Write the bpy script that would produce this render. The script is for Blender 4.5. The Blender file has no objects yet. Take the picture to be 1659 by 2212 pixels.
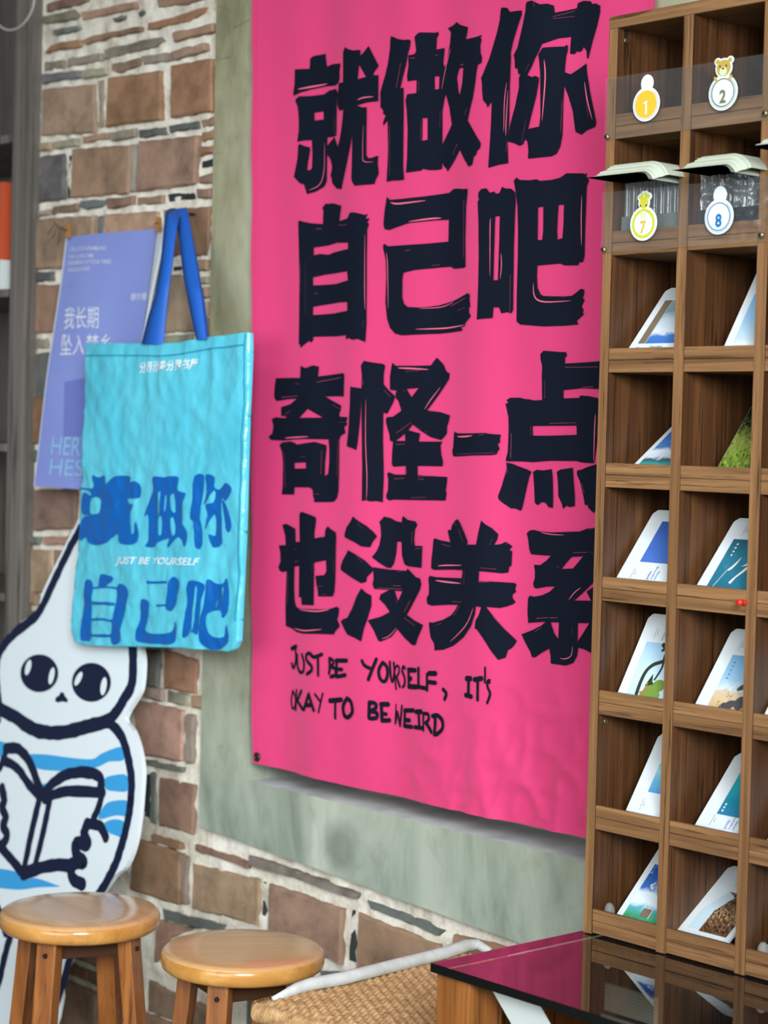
import bpy, bmesh, math, random
import numpy as np
from mathutils import Vector, Matrix, noise

# ------------------------------------------------------------------ camera, world, lights, exposure
SC = bpy.context.scene
COL = SC.collection
W, H, F = 1659, 2212, 4300.0
CAMZ = 1.25
YAW, PITCH, ROLL = 0.8428, -0.0380, 0.02505

def cam_basis():
    cy, sy, cp, sp = math.cos(YAW), math.sin(YAW), math.cos(PITCH), math.sin(PITCH)
    fwd = np.array([-sy*cp, cy*cp, sp]); right = np.array([cy, sy, 0.0]); up = np.cross(right, fwd)
    c, s = math.cos(ROLL), math.sin(ROLL)
    return c*right + s*up, -s*right + c*up, fwd
CR, CU, CF = cam_basis()
cam = bpy.data.cameras.new('camera'); cam_ob = bpy.data.objects.new('camera', cam); COL.objects.link(cam_ob)
cam.sensor_fit = 'HORIZONTAL'; cam.sensor_width = 36.0; cam.lens = F/W*36.0
cam.clip_start = 0.05
cam_ob.matrix_world = Matrix(((CR[0], CU[0], -CF[0], 0), (CR[1], CU[1], -CF[1], 0), (CR[2], CU[2], -CF[2], CAMZ), (0, 0, 0, 1)))
cam.dof.use_dof = True; cam.dof.focus_distance = 2.78; cam.dof.aperture_fstop = 7.0
SC.camera = cam_ob
SC.view_settings.view_transform = 'Standard'; SC.view_settings.look = 'None'
SC.view_settings.gamma = 1.0; SC.view_settings.use_curve_mapping = False
SC.view_settings.exposure = 0.0

wd = bpy.data.worlds.new('world'); SC.world = wd; wd.use_nodes = True
wd.node_tree.nodes['Background'].inputs[0].default_value = (0.86, 0.95, 1.0, 1)
wd.node_tree.nodes['Background'].inputs[1].default_value = 0.42

def area(name, loc, target, sx, sy, power, col=(1, 1, 1), spread=180):
    l = bpy.data.lights.new(name, 'AREA'); l.shape = 'RECTANGLE'; l.size = sx; l.size_y = sy; l.energy = power; l.color = col; l.spread = math.radians(spread)
    o = bpy.data.objects.new(name, l); COL.objects.link(o); o.location = loc
    o.rotation_euler = (Vector(target) - Vector(loc)).to_track_quat('-Z', 'Y').to_euler()
    return o
area('added_soft_light', (0.75, -0.35, 2.0), (-3.1, 2.2, 0.80), 1.3, 1.0, 25, (0.94, 0.985, 1.0), 60)  # added key light near the camera, standing in for unseen room light
area('added_soft_light', (-0.9, -2.5, 1.45), (-3.0, 2.2, 0.90), 2.8, 1.8, 19, (0.94, 0.985, 1.0), 80)  # unseen soft fill light added behind the camera
area('ceiling_lamp', (-2.0, 0.2, 2.78), (-2.6, 1.2, 0), 2.2, 0.5, 20, (0.95, 0.98, 1.0), 150)

# ------------------------------------------------------------------ projection helpers (photo pixel -> ray)
def ray(px, py):
    return CR*(px - W/2)/F - CU*(py - H/2)/F + CF
EYE = np.array([0, 0, CAMZ])
def at_y(y, px, py):
    v = ray(px, py); return EYE + v*(y/v[1])
def at_z(z, px, py):
    v = ray(px, py); return EYE + v*((z - CAMZ)/v[2])

class Sheet:
    """a (nearly) flat surface: origin, two axes, normal towards the room, optional relief height h(u, v)"""
    def __init__(s, O, U, V, h=None):
        s.O = np.array(O, float); s.U = np.array(U, float); s.V = np.array(V, float)
        s.U /= np.linalg.norm(s.U); s.V /= np.linalg.norm(s.V)
        n = np.cross(s.U, s.V); n /= np.linalg.norm(n)
        if n[1] > 0: n = -n
        s.N = n; s.h = h
    def uv(s, px, py):
        v = ray(px, py); t = np.dot(s.O - EYE, s.N)/np.dot(v, s.N); p = EYE + v*t - s.O
        # U and V are orthogonal or nearly so: solve the 2x2
        a = np.dot(s.U, s.V); bu, bv = np.dot(p, s.U), np.dot(p, s.V); d = 1 - a*a
        return ((bu - a*bv)/d, (bv - a*bu)/d)
    def pt(s, u, v, off=0.0):
        hh = s.h(u, v) if s.h else 0.0
        return s.O + s.U*u + s.V*v + s.N*(hh + off)

# ------------------------------------------------------------------ colour and materials
def lin(c):
    r = []
    for x in c[:3]:
        x = x/255.0
        r.append(x/12.92 if x <= 0.04045 else ((x + 0.055)/1.055)**2.4)
    return (r[0], r[1], r[2], 1)

class NT:
    def __init__(s, name):
        s.m = bpy.data.materials.new(name); s.m.use_nodes = True; s.t = s.m.node_tree
        s.b = s.t.nodes['Principled BSDF']
    def n(s, typ, **kw):
        nd = s.t.nodes.new(typ)
        for k, v in kw.items():
            if isinstance(k, str) and k.startswith('i_'):
                nd.inputs[k[2:].replace('_', ' ')].default_value = v
            else:
                setattr(nd, k, v)
        return nd
    def l(s, a, b): s.t.links.new(a, b)
    def coord(s, kind='Object', scale=(1, 1, 1), rot=(0, 0, 0), loc=(0, 0, 0)):
        tc = s.n('ShaderNodeTexCoord'); mp = s.n('ShaderNodeMapping')
        mp.inputs['Scale'].default_value = scale; mp.inputs['Rotation'].default_value = rot; mp.inputs['Location'].default_value = loc
        s.l(tc.outputs[kind], mp.inputs[0]); return mp.outputs[0]
    def noise(s, vec, scale=5, detail=4, rough=0.55, dist=0.0):
        nd = s.n('ShaderNodeTexNoise'); nd.inputs['Scale'].default_value = scale; nd.inputs['Detail'].default_value = detail
        nd.inputs['Roughness'].default_value = rough; nd.inputs['Distortion'].default_value = dist
        s.l(vec, nd.inputs['Vector']); return nd.outputs['Fac']
    def ramp(s, fac, stops):
        nd = s.n('ShaderNodeValToRGB'); e = nd.color_ramp.elements
        while len(e) < len(stops): e.new(0.5)
        for el, (p, c) in zip(e, stops):
            el.position = p; el.color = lin(c) if len(c) == 3 else c
        s.l(fac, nd.inputs[0]); return nd.outputs[0]
    def mix(s, fac, a, b, mode='MIX'):
        nd = s.n('ShaderNodeMix', data_type='RGBA', blend_type=mode)
        if isinstance(fac, (int, float)): nd.inputs[0].default_value = fac
        else: s.l(fac, nd.inputs[0])
        for i, x in ((6, a), (7, b)):
            if isinstance(x, tuple): nd.inputs[i].default_value = lin(x) if len(x) == 3 else x
            else: s.l(x, nd.inputs[i])
        return nd.outputs[2]
    def bump(s, height, strength=0.3, dist=0.002):
        nd = s.n('ShaderNodeBump'); nd.inputs['Strength'].default_value = strength; nd.inputs['Distance'].default_value = dist
        s.l(height, nd.inputs['Height']); s.l(nd.outputs[0], s.b.inputs['Normal'])
    def base(s, c):
        if isinstance(c, tuple): s.b.inputs['Base Color'].default_value = lin(c) if len(c) == 3 else c
        else: s.l(c, s.b.inputs['Base Color'])
    def rough(s, r, spec=None):
        s.b.inputs['Roughness'].default_value = r
        if spec is not None: s.b.inputs['Specular IOR Level'].default_value = spec

def plain(name, c, r=0.6, spec=0.3, var=0.0, vscale=20, bump=0.0, bscale=80, metal=0.0, bdist=0.002):
    m = NT(name)
    if var:
        f = m.noise(m.coord(), vscale, 4)
        d = tuple(max(0, x*(1 - var)) for x in c); e = tuple(min(255, x*(1 + var)) for x in c)
        m.base(m.ramp(f, [(0.3, d), (0.7, e)]))
    else: m.base(c)
    if bump: m.bump(m.noise(m.coord(), bscale, 3), bump, bdist)
    m.rough(r, spec); m.b.inputs['Metallic'].default_value = metal
    return m.m

def wood(name, light, dark, axis=2, r=0.45, fine=60.0, stretch=0.045, contrast=(0.36, 0.66), spec=0.35, coat=0.0, vein=0.7):
    m = NT(name); sc = [fine, fine, fine]; sc[axis] = fine*stretch
    v = m.coord(scale=tuple(sc)); f = m.noise(v, 1.0, 5, 0.62, 0.6)
    sc2 = [q*3.1 for q in sc]; g = m.noise(m.coord(scale=tuple(sc2), loc=(3, 7, 1)), 1.0, 3, 0.6, 0.4)
    mid = tuple((a + b)/2 for a, b in zip(light, dark))
    c1 = m.ramp(f, [(contrast[0], dark), (0.5, mid), (contrast[1], light)])
    c2 = m.ramp(g, [(0.32, tuple(x*0.62 for x in dark)), (0.44, (255, 255, 255))])
    m.base(m.mix(vein, c1, c2, 'MULTIPLY')); m.bump(f, 0.08, 0.001); m.rough(r, spec)
    m.b.inputs['Coat Weight'].default_value = coat; m.b.inputs['Coat Roughness'].default_value = 0.12
    return m.m

def clear_film(name, tint=(1, 1, 1), haze=0.06, rough=0.08, base_refl=0.05, fres=0.6):
    m = NT(name); t = m.t; t.nodes.remove(m.b)
    tr = m.n('ShaderNodeBsdfTransparent'); tr.inputs[0].default_value = (tint[0], tint[1], tint[2], 1)
    gl = m.n('ShaderNodeBsdfGlossy'); gl.inputs['Roughness'].default_value = rough
    df = m.n('ShaderNodeBsdfDiffuse'); df.inputs[0].default_value = (0.8, 0.85, 0.88, 1)
    lw = m.n('ShaderNodeLayerWeight'); lw.inputs['Blend'].default_value = 0.35
    mp = m.n('ShaderNodeMapRange'); mp.inputs['To Min'].default_value = base_refl; mp.inputs['To Max'].default_value = fres
    m.l(lw.outputs['Fresnel'], mp.inputs['Value'])
    m1 = m.n('ShaderNodeMixShader'); m1.inputs[0].default_value = haze; m.l(tr.outputs[0], m1.inputs[1]); m.l(df.outputs[0], m1.inputs[2])
    m2 = m.n('ShaderNodeMixShader'); m.l(mp.outputs[0], m2.inputs[0]); m.l(m1.outputs[0], m2.inputs[1]); m.l(gl.outputs[0], m2.inputs[2])
    m.l(m2.outputs[0], t.nodes['Material Output'].inputs['Surface'])
    return m.m

# ------------------------------------------------------------------ object helpers
def thing(name, label, cat, loc=(0, 0, 0), group=None):
    o = bpy.data.objects.new(name, None); COL.objects.link(o); o.location = loc; o.empty_display_size = 0.05
    o['label'] = label; o['category'] = cat
    if group: o['group'] = group
    return o
def tag(o, label, cat, group=None):
    o['label'] = label; o['category'] = cat
    if group: o['group'] = group
    return o
def world_loc(o):
    p = Vector((0, 0, 0))
    while o is not None:
        p += o.location; o = o.parent
    return p
def obj(name, bm, mats, parent=None, smooth=False, loc=None):
    """link a bmesh (built in world coordinates) as one mesh object"""
    me = bpy.data.meshes.new(name)
    base = world_loc(parent) if parent is not None else Vector((0, 0, 0))
    if loc is not None: base = base + Vector(loc) if parent is not None else Vector(loc)
    if base.length > 0: bmesh.ops.translate(bm, verts=bm.verts, vec=-base)
    bm.normal_update(); bm.to_mesh(me); bm.free()
    if smooth:
        for p in me.polygons: p.use_smooth = True
    for m in (mats if isinstance(mats, (list, tuple)) else [mats]): me.materials.append(m)
    o = bpy.data.objects.new(name, me); COL.objects.link(o)
    if parent is not None: o.parent = parent
    if loc is not None: o.location = loc
    return o
def struct(name, bm, mats, smooth=False):
    o = obj(name, bm, mats, None, smooth); o['kind'] = 'structure'; return o

def box(bm, lo, hi, bev=0.0, mi=0):
    r = bmesh.ops.create_cube(bm, size=1.0); vs = r['verts']
    for v in vs:
        v.co = Vector([lo[i] + (v.co[i] + 0.5)*(hi[i] - lo[i]) for i in range(3)])
    fs = list({f for v in vs for f in v.link_faces})
    for f in fs: f.material_index = mi
    if bev > 0:
        es = list({e for v in vs for e in v.link_edges})
        q = bmesh.ops.bevel(bm, geom=es, offset=bev, segments=2, profile=0.6, affect='EDGES')
        for f in q['faces']: f.material_index = mi
    return vs
def new(): return bmesh.new()
def tube(bm, pts, r, seg=10, cap=True, mi=0):
    pts = [Vector(p) for p in pts]; rs = r if isinstance(r, (list, tuple)) else [r]*len(pts); rings = []
    up = Vector((0.13, 0.31, 0.94))
    for i, p in enumerate(pts):
        d = (pts[min(i+1, len(pts)-1)] - pts[max(i-1, 0)]).normalized()
        a = d.cross(up)
        if a.length < 1e-4: a = d.cross(Vector((1, 0, 0)))
        a.normalize(); b = d.cross(a).normalized()
        rings.append([bm.verts.new(p + a*(math.cos(2*math.pi*k/seg)*rs[i]) + b*(math.sin(2*math.pi*k/seg)*rs[i])) for k in range(seg)])
    for i in range(len(rings)-1):
        for k in range(seg):
            f = bm.faces.new((rings[i][k], rings[i][(k+1) % seg], rings[i+1][(k+1) % seg], rings[i+1][k])); f.material_index = mi; f.smooth = True
    if cap:
        for rg in (rings[0][::-1], rings[-1]):
            f = bm.faces.new(rg); f.material_index = mi
def lathe(bm, prof, c, seg=48, mi=0):
    rings = []
    for r, z in prof:
        if r < 1e-5: rings.append([bm.verts.new((c[0], c[1], c[2] + z))])
        else: rings.append([bm.verts.new((c[0] + r*math.cos(2*math.pi*k/seg), c[1] + r*math.sin(2*math.pi*k/seg), c[2] + z)) for k in range(seg)])
    for a, b in zip(rings, rings[1:]):
        for k in range(seg):
            j = (k+1) % seg
            if len(a) == 1: q = (a[0], b[j], b[k])
            elif len(b) == 1: q = (a[k], a[j], b[0])
            else: q = (a[k], a[j], b[j], b[k])
            try:
                f = bm.faces.new(q); f.material_index = mi; f.smooth = True
            except ValueError: pass
def grid(bm, nu, nv, fn, mi=0, smooth=True, keep=None):
    vs = [[bm.verts.new(fn(i/nu, j/nv)) for i in range(nu+1)] for j in range(nv+1)]
    for j in range(nv):
        for i in range(nu):
            if keep and not keep((i+0.5)/nu, (j+0.5)/nv): continue
            f = bm.faces.new((vs[j][i], vs[j][i+1], vs[j+1][i+1], vs[j+1][i])); f.material_index = mi; f.smooth = smooth
    return vs
def bar(bm, a, b, w, d, axis_w=None, taper=1.0, mi=0):
    """a square-section bar from a to b"""
    a, b = Vector(a), Vector(b); t = (b - a).normalized()
    x = Vector(axis_w).normalized() if axis_w is not None else Vector((0, 0, 1)).cross(t).normalized()
    x = (x - t*x.dot(t)).normalized(); y = t.cross(x)
    r = []
    for p, k in ((a, 1.0), (b, taper)):
        r.append([bm.verts.new(p + x*sx*w/2*k + y*sy*d/2*k) for sx, sy in ((-1, -1), (1, -1), (1, 1), (-1, 1))])
    fs = [bm.faces.new((r[0][i], r[0][(i+1) % 4], r[1][(i+1) % 4], r[1][i])) for i in range(4)] + [bm.faces.new(r[0][::-1]), bm.faces.new(r[1])]
    for f in fs: f.material_index = mi
    es = list({e for f in fs for e in f.edges})
    bmesh.ops.bevel(bm, geom=es, offset=min(w, d)*0.1, segments=2, profile=0.6, affect='EDGES')

# ------------------------------------------------------------------ flat shapes: filled outlines, ribbons, lettering
def S(txt):
    return [tuple(float(q) for q in w.split(',')) for w in txt.split()]
def crop(c, pts): return [(c[0] + x*c[2], c[1] + y*c[2]) for x, y in pts]
def to_bm(me_owner, bm, fn):
    me = me_owner.to_mesh(); vs = [bm.verts.new(fn(v.co.x, v.co.y)) for v in me.vertices]
    for p in me.polygons:
        try: bm.faces.new([vs[i] for i in p.vertices])
        except ValueError: pass
    me_owner.to_mesh_clear()
LAYER = [0]
def next_layer():      # overlapping print pieces are stacked a few microns apart
    LAYER[0] = (LAYER[0] + 1) % 60; return LAYER[0]*4e-6
def fill(bm, loops, k=100.0):
    """fill outline + holes, given in metres, into bm as flat (u, v, 0) faces"""
    cu = bpy.data.curves.new('f', 'CURVE'); cu.dimensions = '2D'; cu.fill_mode = 'BOTH'
    for lp in loops:
        sp = cu.splines.new('POLY'); sp.points.add(len(lp)-1); sp.use_cyclic_u = True
        for p, q in zip(sp.points, lp): p.co = (q[0]*k, q[1]*k, 0, 1)
    o = bpy.data.objects.new('f', cu); zl = next_layer(); to_bm(o, bm, lambda x, y: (x/k, y/k, zl))
    bpy.data.objects.remove(o); bpy.data.curves.remove(cu)
def smooth_line(pts, n=6, closed=False):
    out = []; m = len(pts)
    for i in range(m if closed else m-1):
        p0, p1, p2, p3 = (pts[(i-1) % m], pts[i], pts[(i+1) % m], pts[(i+2) % m]) if closed else (pts[max(i-1, 0)], pts[i], pts[i+1], pts[min(i+2, m-1)])
        for j in range(n):
            t = j/n
            out.append(tuple(0.5*(2*p1[a] + (p2[a]-p0[a])*t + (2*p0[a]-5*p1[a]+4*p2[a]-p3[a])*t*t + (3*p1[a]-p0[a]-3*p2[a]+p3[a])*t**3) for a in (0, 1)))
    if not closed: out.append(pts[-1])
    return out
def ribbon(pts, w, taper=False, rag=0.0, sm=True, rnd=random.Random(4)):
    """outline pieces (lists of points) of a brush line of width w along pts"""
    p = smooth_line(pts, 5) if sm and len(pts) > 2 else list(pts)
    n = len(p); L = []; R = []
    for i in range(n):
        a, b = p[max(i-1, 0)], p[min(i+1, n-1)]; dx, dy = b[0]-a[0], b[1]-a[1]; d = math.hypot(dx, dy) or 1
        t = i/(n-1); k = w/2
        if taper: k *= max(0.12, math.sin(math.pi*min(1, max(0, t)))**0.6)
        k1 = k*(1 + rag*rnd.uniform(-1, 1)); k2 = k*(1 + rag*rnd.uniform(-1, 1))
        L.append((p[i][0] - dy/d*k1, p[i][1] + dx/d*k1)); R.append((p[i][0] + dy/d*k2, p[i][1] - dx/d*k2))
    quads = [[L[i], L[i+1], R[i+1], R[i]] for i in range(n-1)]
    if not taper:
        for c in (p[0], p[-1]) if sm else p:
            quads.append([(c[0] + w/2*math.cos(2*math.pi*k/12), c[1] + w/2*math.sin(2*math.pi*k/12)) for k in range(12)])
        if sm:
            for c in p[1:-1:2]: quads.append([(c[0] + w/2*.98*math.cos(2*math.pi*k/10), c[1] + w/2*.98*math.sin(2*math.pi*k/10)) for k in range(10)])
    return quads
def polys(bm, quads):
    for q in quads:
        zl = next_layer(); vs = [bm.verts.new((a, b, zl)) for a, b in q]
        f = bm.faces.new(vs)
        if f.calc_area() < 1e-12: pass
def text_into(bm, body, quad, bold=0.0, shear=0.0, spacing=1.0):
    """lettering stretched into a quad (BL, BR, TR, TL) of (u, v) points"""
    cu = bpy.data.curves.new('t', 'FONT'); cu.body = body; cu.size = 10; cu.offset = bold; cu.shear = shear; cu.resolution_u = 3; cu.space_character = spacing
    o = bpy.data.objects.new('t', cu); me = o.to_mesh()
    xs = [v.co.x for v in me.vertices]; ys = [v.co.y for v in me.vertices]
    if xs:
        x0, x1, y0, y1 = min(xs), max(xs), min(ys), max(ys)
        def f(x, y):
            s, t = (x-x0)/(x1-x0), (y-y0)/(y1-y0); r = []
            for a in (0, 1):
                r.append((1-s)*(1-t)*quad[0][a] + s*(1-t)*quad[1][a] + s*t*quad[2][a] + (1-s)*t*quad[3][a])
            return (r[0], r[1], 0)
        vs = [bm.verts.new(f(v.co.x, v.co.y)) for v in me.vertices]
        for p in me.polygons:
            try: bm.faces.new([vs[i] for i in p.vertices])
            except ValueError: pass
    o.to_mesh_clear(); bpy.data.objects.remove(o); bpy.data.curves.remove(cu)
def lay(bm, sheet, off=0.0012, cell=0.015, thick=0.0):
    """lay a flat (u, v, 0) mesh on the sheet, cut finely where the sheet has relief"""
    if sheet.h and cell:
        for ax in (0, 1):
            cs = [v.co[ax] for v in bm.verts]
            if not cs: continue
            k = math.floor(min(cs)/cell) + 1
            while k*cell < max(cs):
                co = [0, 0, 0]; co[ax] = k*cell; no = [0, 0, 0]; no[ax] = 1
                bmesh.ops.bisect_plane(bm, geom=bm.verts[:] + bm.edges[:] + bm.faces[:], dist=1e-7, plane_co=co, plane_no=no); k += 1
    for v in bm.verts: v.co = Vector(sheet.pt(v.co.x, v.co.y, off + v.co.z))
    bm.normal_update(); N = Vector(sheet.N)
    flip = [f for f in bm.faces if f.normal.dot(N) < 0]
    if flip: bmesh.ops.reverse_faces(bm, faces=flip)
    return bm
def pxs(sheet, pts): return [sheet.uv(x, y) for x, y in pts]
# ================================================================== the setting
random.seed(7)
YW = 2.25            # face of the brick wall
YF = 2.235           # face of the concrete frame
XB = -3.644          # right side of the built-in bookcase

# ---- floor and ceiling
m_floor = NT('floor_tiles'); v = m_floor.coord(scale=(1.6, 1.6, 1.6)); bt = m_floor.n('ShaderNodeTexBrick')
bt.offset = 0.0; bt.inputs['Color1'].default_value = lin((122, 120, 114)); bt.inputs['Color2'].default_value = lin((132, 129, 122)); bt.inputs['Mortar'].default_value = lin((80, 78, 74))
bt.inputs['Mortar Size'].default_value = 0.006; bt.inputs['Brick Width'].default_value = 1.0; bt.inputs['Row Height'].default_value = 1.0; bt.inputs['Scale'].default_value = 1.0
m_floor.l(v, bt.inputs['Vector']); m_floor.base(bt.outputs['Color']); m_floor.rough(0.35)
bm = new(); box(bm, (-5.2, -2.6, -0.1), (2.4, 2.8, 0.0)); struct('floor', bm, m_floor.m)
bm = new(); box(bm, (-5.2, -2.6, 2.8), (2.4, 2.8, 2.9)); struct('ceiling', bm, plain('ceiling_paint', (205, 205, 200), 0.9))

bm = new(); box(bm, (-5.3, -2.6, 0), (-5.2, 2.8, 2.8)); struct('added_wall_left', bm, plain('added_wall_paint', (150, 148, 142), 0.9))  # unseen wall added to block ambient light from the left

# ---- brick wall: mortar bed with each brick laid as its own block
BR = []   # (polygon in (x, z), colour key)
C1, C2, C3, C4 = (0, 0, .33755), (0, 420, .33755), (0, 960, .33755), (0, 1500, .33755)
C5, C7 = (0, 1750, .434), (500, 1780, .6986)
def brick(c, txt, kind='b'):
    BR.append(([(p[0], p[2]) for p in (at_y(YW, x, y) for x, y in crop(c, S(txt)))], kind))
for t, k in (("300,30 420,-20 560,-30 570,10 440,50 300,80", 'b'), ("285,110 480,65 515,100 500,120 350,150 285,155", 'g'), ("520,80 870,10 880,50 700,95 530,130", 'b'),
             ("350,190 520,165 525,190 380,235 350,225", 'd'), ("540,260 700,210 920,170 920,205 720,240 560,290", 'b'), ("950,150 1330,45 1335,80 1210,140 1000,185 945,190", 'o'),
             ("1120,215 1380,150 1380,205 1130,270", 'b'), ("330,300 400,270 530,255 535,300 380,325 300,340", 'o'), ("665,320 900,260 1040,230 1060,265 1000,300 720,370 670,380", 'g'),
             ("440,375 650,335 655,390 430,430", 'g'), ("285,395 410,380 415,435 285,455", 'g'), ("715,410 890,365 905,420 760,470 715,455", 'b'), ("905,360 1090,335 1125,385 920,415", 'g'),
             ("1110,330 1320,275 1335,330 1130,390", 'b'), ("280,480 520,450 525,500 285,535", 'd'), ("530,450 690,430 695,480 530,505", 'g'),
             ("275,570 615,540 620,850 270,870", 'b'), ("632,515 670,508 665,815 640,825", 'g'), ("700,500 1050,450 1045,770 690,815", 'o'), ("1105,420 1375,375 1375,715 1105,755", 'o'),
             ("1000,-20 1200,-60 1380,-90 1380,-20 1180,30 1010,50", 'b'), ("900,80 930,60 940,90 910,105", 'd'), ("740,120 800,95 805,120 750,140", 'd'),
             ("710,850 880,825 880,880 720,905", 'g'), ("890,835 1070,810 1070,860 895,885", 'd'), ("1090,810 1280,775 1285,820 1100,850", 'd'), ("535,875 700,850 700,890 540,920", 'b'),
             ("350,910 500,885 505,935 360,960", 'g'), ("265,920 340,910 340,965 265,970", 'b'), ("1290,770 1370,740 1370,800 1300,820", 'b'),
             ("260,1000 420,980 415,1275 255,1300", 'd'), ("436,985 452,982 440,1272 425,1275", 'k'), ("470,955 850,925 835,1240 455,1270", 'b'), ("905,905 1285,870 1270,1180 890,1225", 'b'), ("860,930 885,925 875,1225 850,1230", 'g'),
             ("1295,850 1370,830 1370,895 1300,910", 'o'), ("1290,940 1370,930 1370,980 1285,1000", 'o'), ("1280,1030 1365,1010 1365,1070 1280,1080", 'k'), ("1280,1125 1365,1105 1365,1165 1275,1180", 'b'),
             ("340,1325 500,1300 510,1350 340,1375", 'b'), ("520,1290 600,1275 680,1285 680,1320 560,1345 515,1330", 'd'), ("695,1275 870,1255 870,1310 700,1340", 'b'), ("885,1265 1045,1245 1045,1300 885,1315", 'b'),
             ("1065,1240 1260,1225 1265,1275 1075,1290", 'k'), ("1270,1215 1360,1200 1360,1265 1275,1270", 'b'), ("255,1350 325,1340 325,1375 255,1385", 'g')):
    brick(C1, t, k)
for t, k in (("245,160 615,135 605,470 240,478", 'b'), ("632,140 665,135 660,465 630,468", 'd'), ("680,130 1025,105 1020,450 680,460", 'b'), ("1050,100 1350,75 1340,390 1050,400", 'o'),
             ("240,498 350,492 350,555 240,560", 'd'), ("235,582 600,560 590,878 230,888", 'b'), ("1280,420 1345,415 1340,485 1280,490", 'b'), ("1100,460 1270,450 1270,480 1100,490", 'k'),
             ("1050,520 1270,505 1270,880 1050,890", 'b'), ("1285,530 1340,525 1335,570 1285,575", 'g'), ("1290,600 1335,596 1335,660 1290,668", 'b'), ("1295,690 1335,686 1335,780 1300,790", 'b'),
             ("1060,905 1240,890 1240,960 1060,965", 'g'), ("235,925 300,920 300,990 232,990", 'g'), ("230,1020 330,1010 320,1310 232,1310", 'd')):
    brick(C2, t, k)
for t, k in (("222,285 500,290 490,540 222,550", 'b'), ("200,592 260,590 262,640 202,642", 'd'), ("280,590 480,590 480,640 285,642", 'b'), ("200,672 330,675 325,950 195,955", 'b'), ("345,675 700,690 690,950 340,950", 'b'),
             ("930,1315 1030,1320 1020,1560 925,1545", 'd'), ("1055,1310 1270,1380 1262,1600 1050,1560", 'o')):
    brick(C3, t, k)
for t, k in (("850,30 1180,100 1170,430 890,390", 'b'), ("1205,125 1258,132 1250,440 1200,440", 'g'), ("1020,530 1255,580 1240,900 1015,840", 'b'), ("915,500 955,500 950,800 905,780", 'k'), ("968,500 1005,520 1000,830 965,815", 'd'),
             ("985,890 1170,950 1170,995 985,930", 'o'), ("920,410 1180,470 1180,500 920,440", 'd'), ("870,920 1172,1020 1160,1350 840,1245", 'o'), ("1182,1030 1215,1040 1205,1350 1178,1345", 'g')):
    brick(C4, t, k)
for t, k in (("960,265 1300,345 1290,572 955,492", 'b'), ("1305,350 1322,355 1315,575 1298,572", 'k'), ("975,170 1160,225 1250,262 1240,290 1100,240 975,200", 'b'), ("810,495 1130,570 1120,600 980,590 820,540", 'd'),
             ("780,545 960,590 850,640 790,760 770,760", 'b'), ("740,840 900,930 880,1060 735,1000", 'b'), ("950,950 1070,985 1060,1100 940,1080", 'b'), ("560,700 620,720 610,790 555,770", 'b'), ("565,815 630,835 625,1060 560,1040", 'd')):
    brick(C5, t, k)
for t, k in (("122,182 352,262 345,432 117,332", 'b'), ("368,262 384,268 378,430 362,425", 'k'), ("398,275 650,372 640,470 390,445", 'b'), ("60,95 200,140 400,215 390,232 200,165 60,125", 'g'), ("420,235 600,300 660,330 640,345 430,260", 'd'),
             ("270,455 350,460 400,480 350,500 280,480", 'd'), ("690,340 870,380 850,420 680,400", 'o')):
    brick(C7, t, k)
def bbox(p): return (min(q[0] for q in p), max(q[0] for q in p), min(q[1] for q in p), max(q[1] for q in p))
TR = [bbox(p) for p, k in BR]
rb = random.Random(11)
def course(z0, z1, x0, x1, w, phase):
    x = x0 - phase*w
    while x < x1:
        ww = w*rb.uniform(0.88, 1.1); a, b = max(x, x0), min(x + ww - 0.012, x1)
        if b - a > 0.02:
            bb = (a, b, z0, z1)
            if not any(bb[0] < t[1] - .004 and bb[1] > t[0] + .004 and bb[2] < t[3] - .004 and bb[3] > t[2] + .004 for t in TR):
                BR.append(([(a, z0), (b, z0), (b, z1), (a, z1)], rb.choice('bbbboogd')))
        x += ww
z = 0.008; k = 0
while z < 2.75:
    for (h, w) in ((0.098, 0.15), (0.024, 0.075)):
        for (x0, x1, za, zb) in ((XB + .004, -3.012, 0, 2.8), (-3.0, -0.45, 0, 0.425), (-3.0, -0.45, 2.36, 2.8), (-1.74, -0.45, 0.47, 2.36)):
            if z > za - .001 and z + h < zb: course(z, z + h, x0, x1, w, (k*0.5) % 1)
        z += h + 0.0145; k += 1

m_mortar = NT('lime_mortar'); v = m_mortar.coord(); f1 = m_mortar.noise(v, 22, 5, 0.65); f2 = m_mortar.noise(v, 150, 4, 0.7)
m_mortar.base(m_mortar.mix(m_mortar.ramp(f2, [(0.35, (0, 0, 0)), (0.65, (255, 255, 255))]), m_mortar.ramp(f1, [(0.3, (176, 166, 144)), (0.5, (214, 206, 188)), (0.72, (232, 228, 216))]), m_mortar.ramp(f1, [(0.3, (206, 198, 180)), (0.6, (238, 235, 226))])))
m_mortar.bump(f2, 0.5, 0.004); m_mortar.rough(0.95, 0.1)
m_brick = NT('old_brick'); va = m_brick.n('ShaderNodeVertexColor', layer_name='tone'); v = m_brick.coord()
f1 = m_brick.noise(v, 14, 5, 0.65); f2 = m_brick.noise(v, 120, 4, 0.7); f3 = m_brick.noise(m_brick.coord(loc=(4, 1, 2)), 9, 6, 0.7)
c = m_brick.mix(0.75, va.outputs['Color'], m_brick.ramp(f1, [(0.28, (132, 128, 124)), (0.55, (228, 224, 220)), (0.75, (255, 250, 244))]), 'MULTIPLY')
c = m_brick.mix(m_brick.ramp(f3, [(0.60, (0, 0, 0)), (0.80, (120, 120, 120))]), c, (190, 186, 176))
m_brick.base(c); m_brick.bump(f2, 0.35, 0.003); m_brick.rough(0.85, 0.2)
TONE = dict(b=(172, 143, 123), o=(172, 134, 108), g=(168, 160, 144), d=(122, 126, 122), k=(60, 66, 68))
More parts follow.
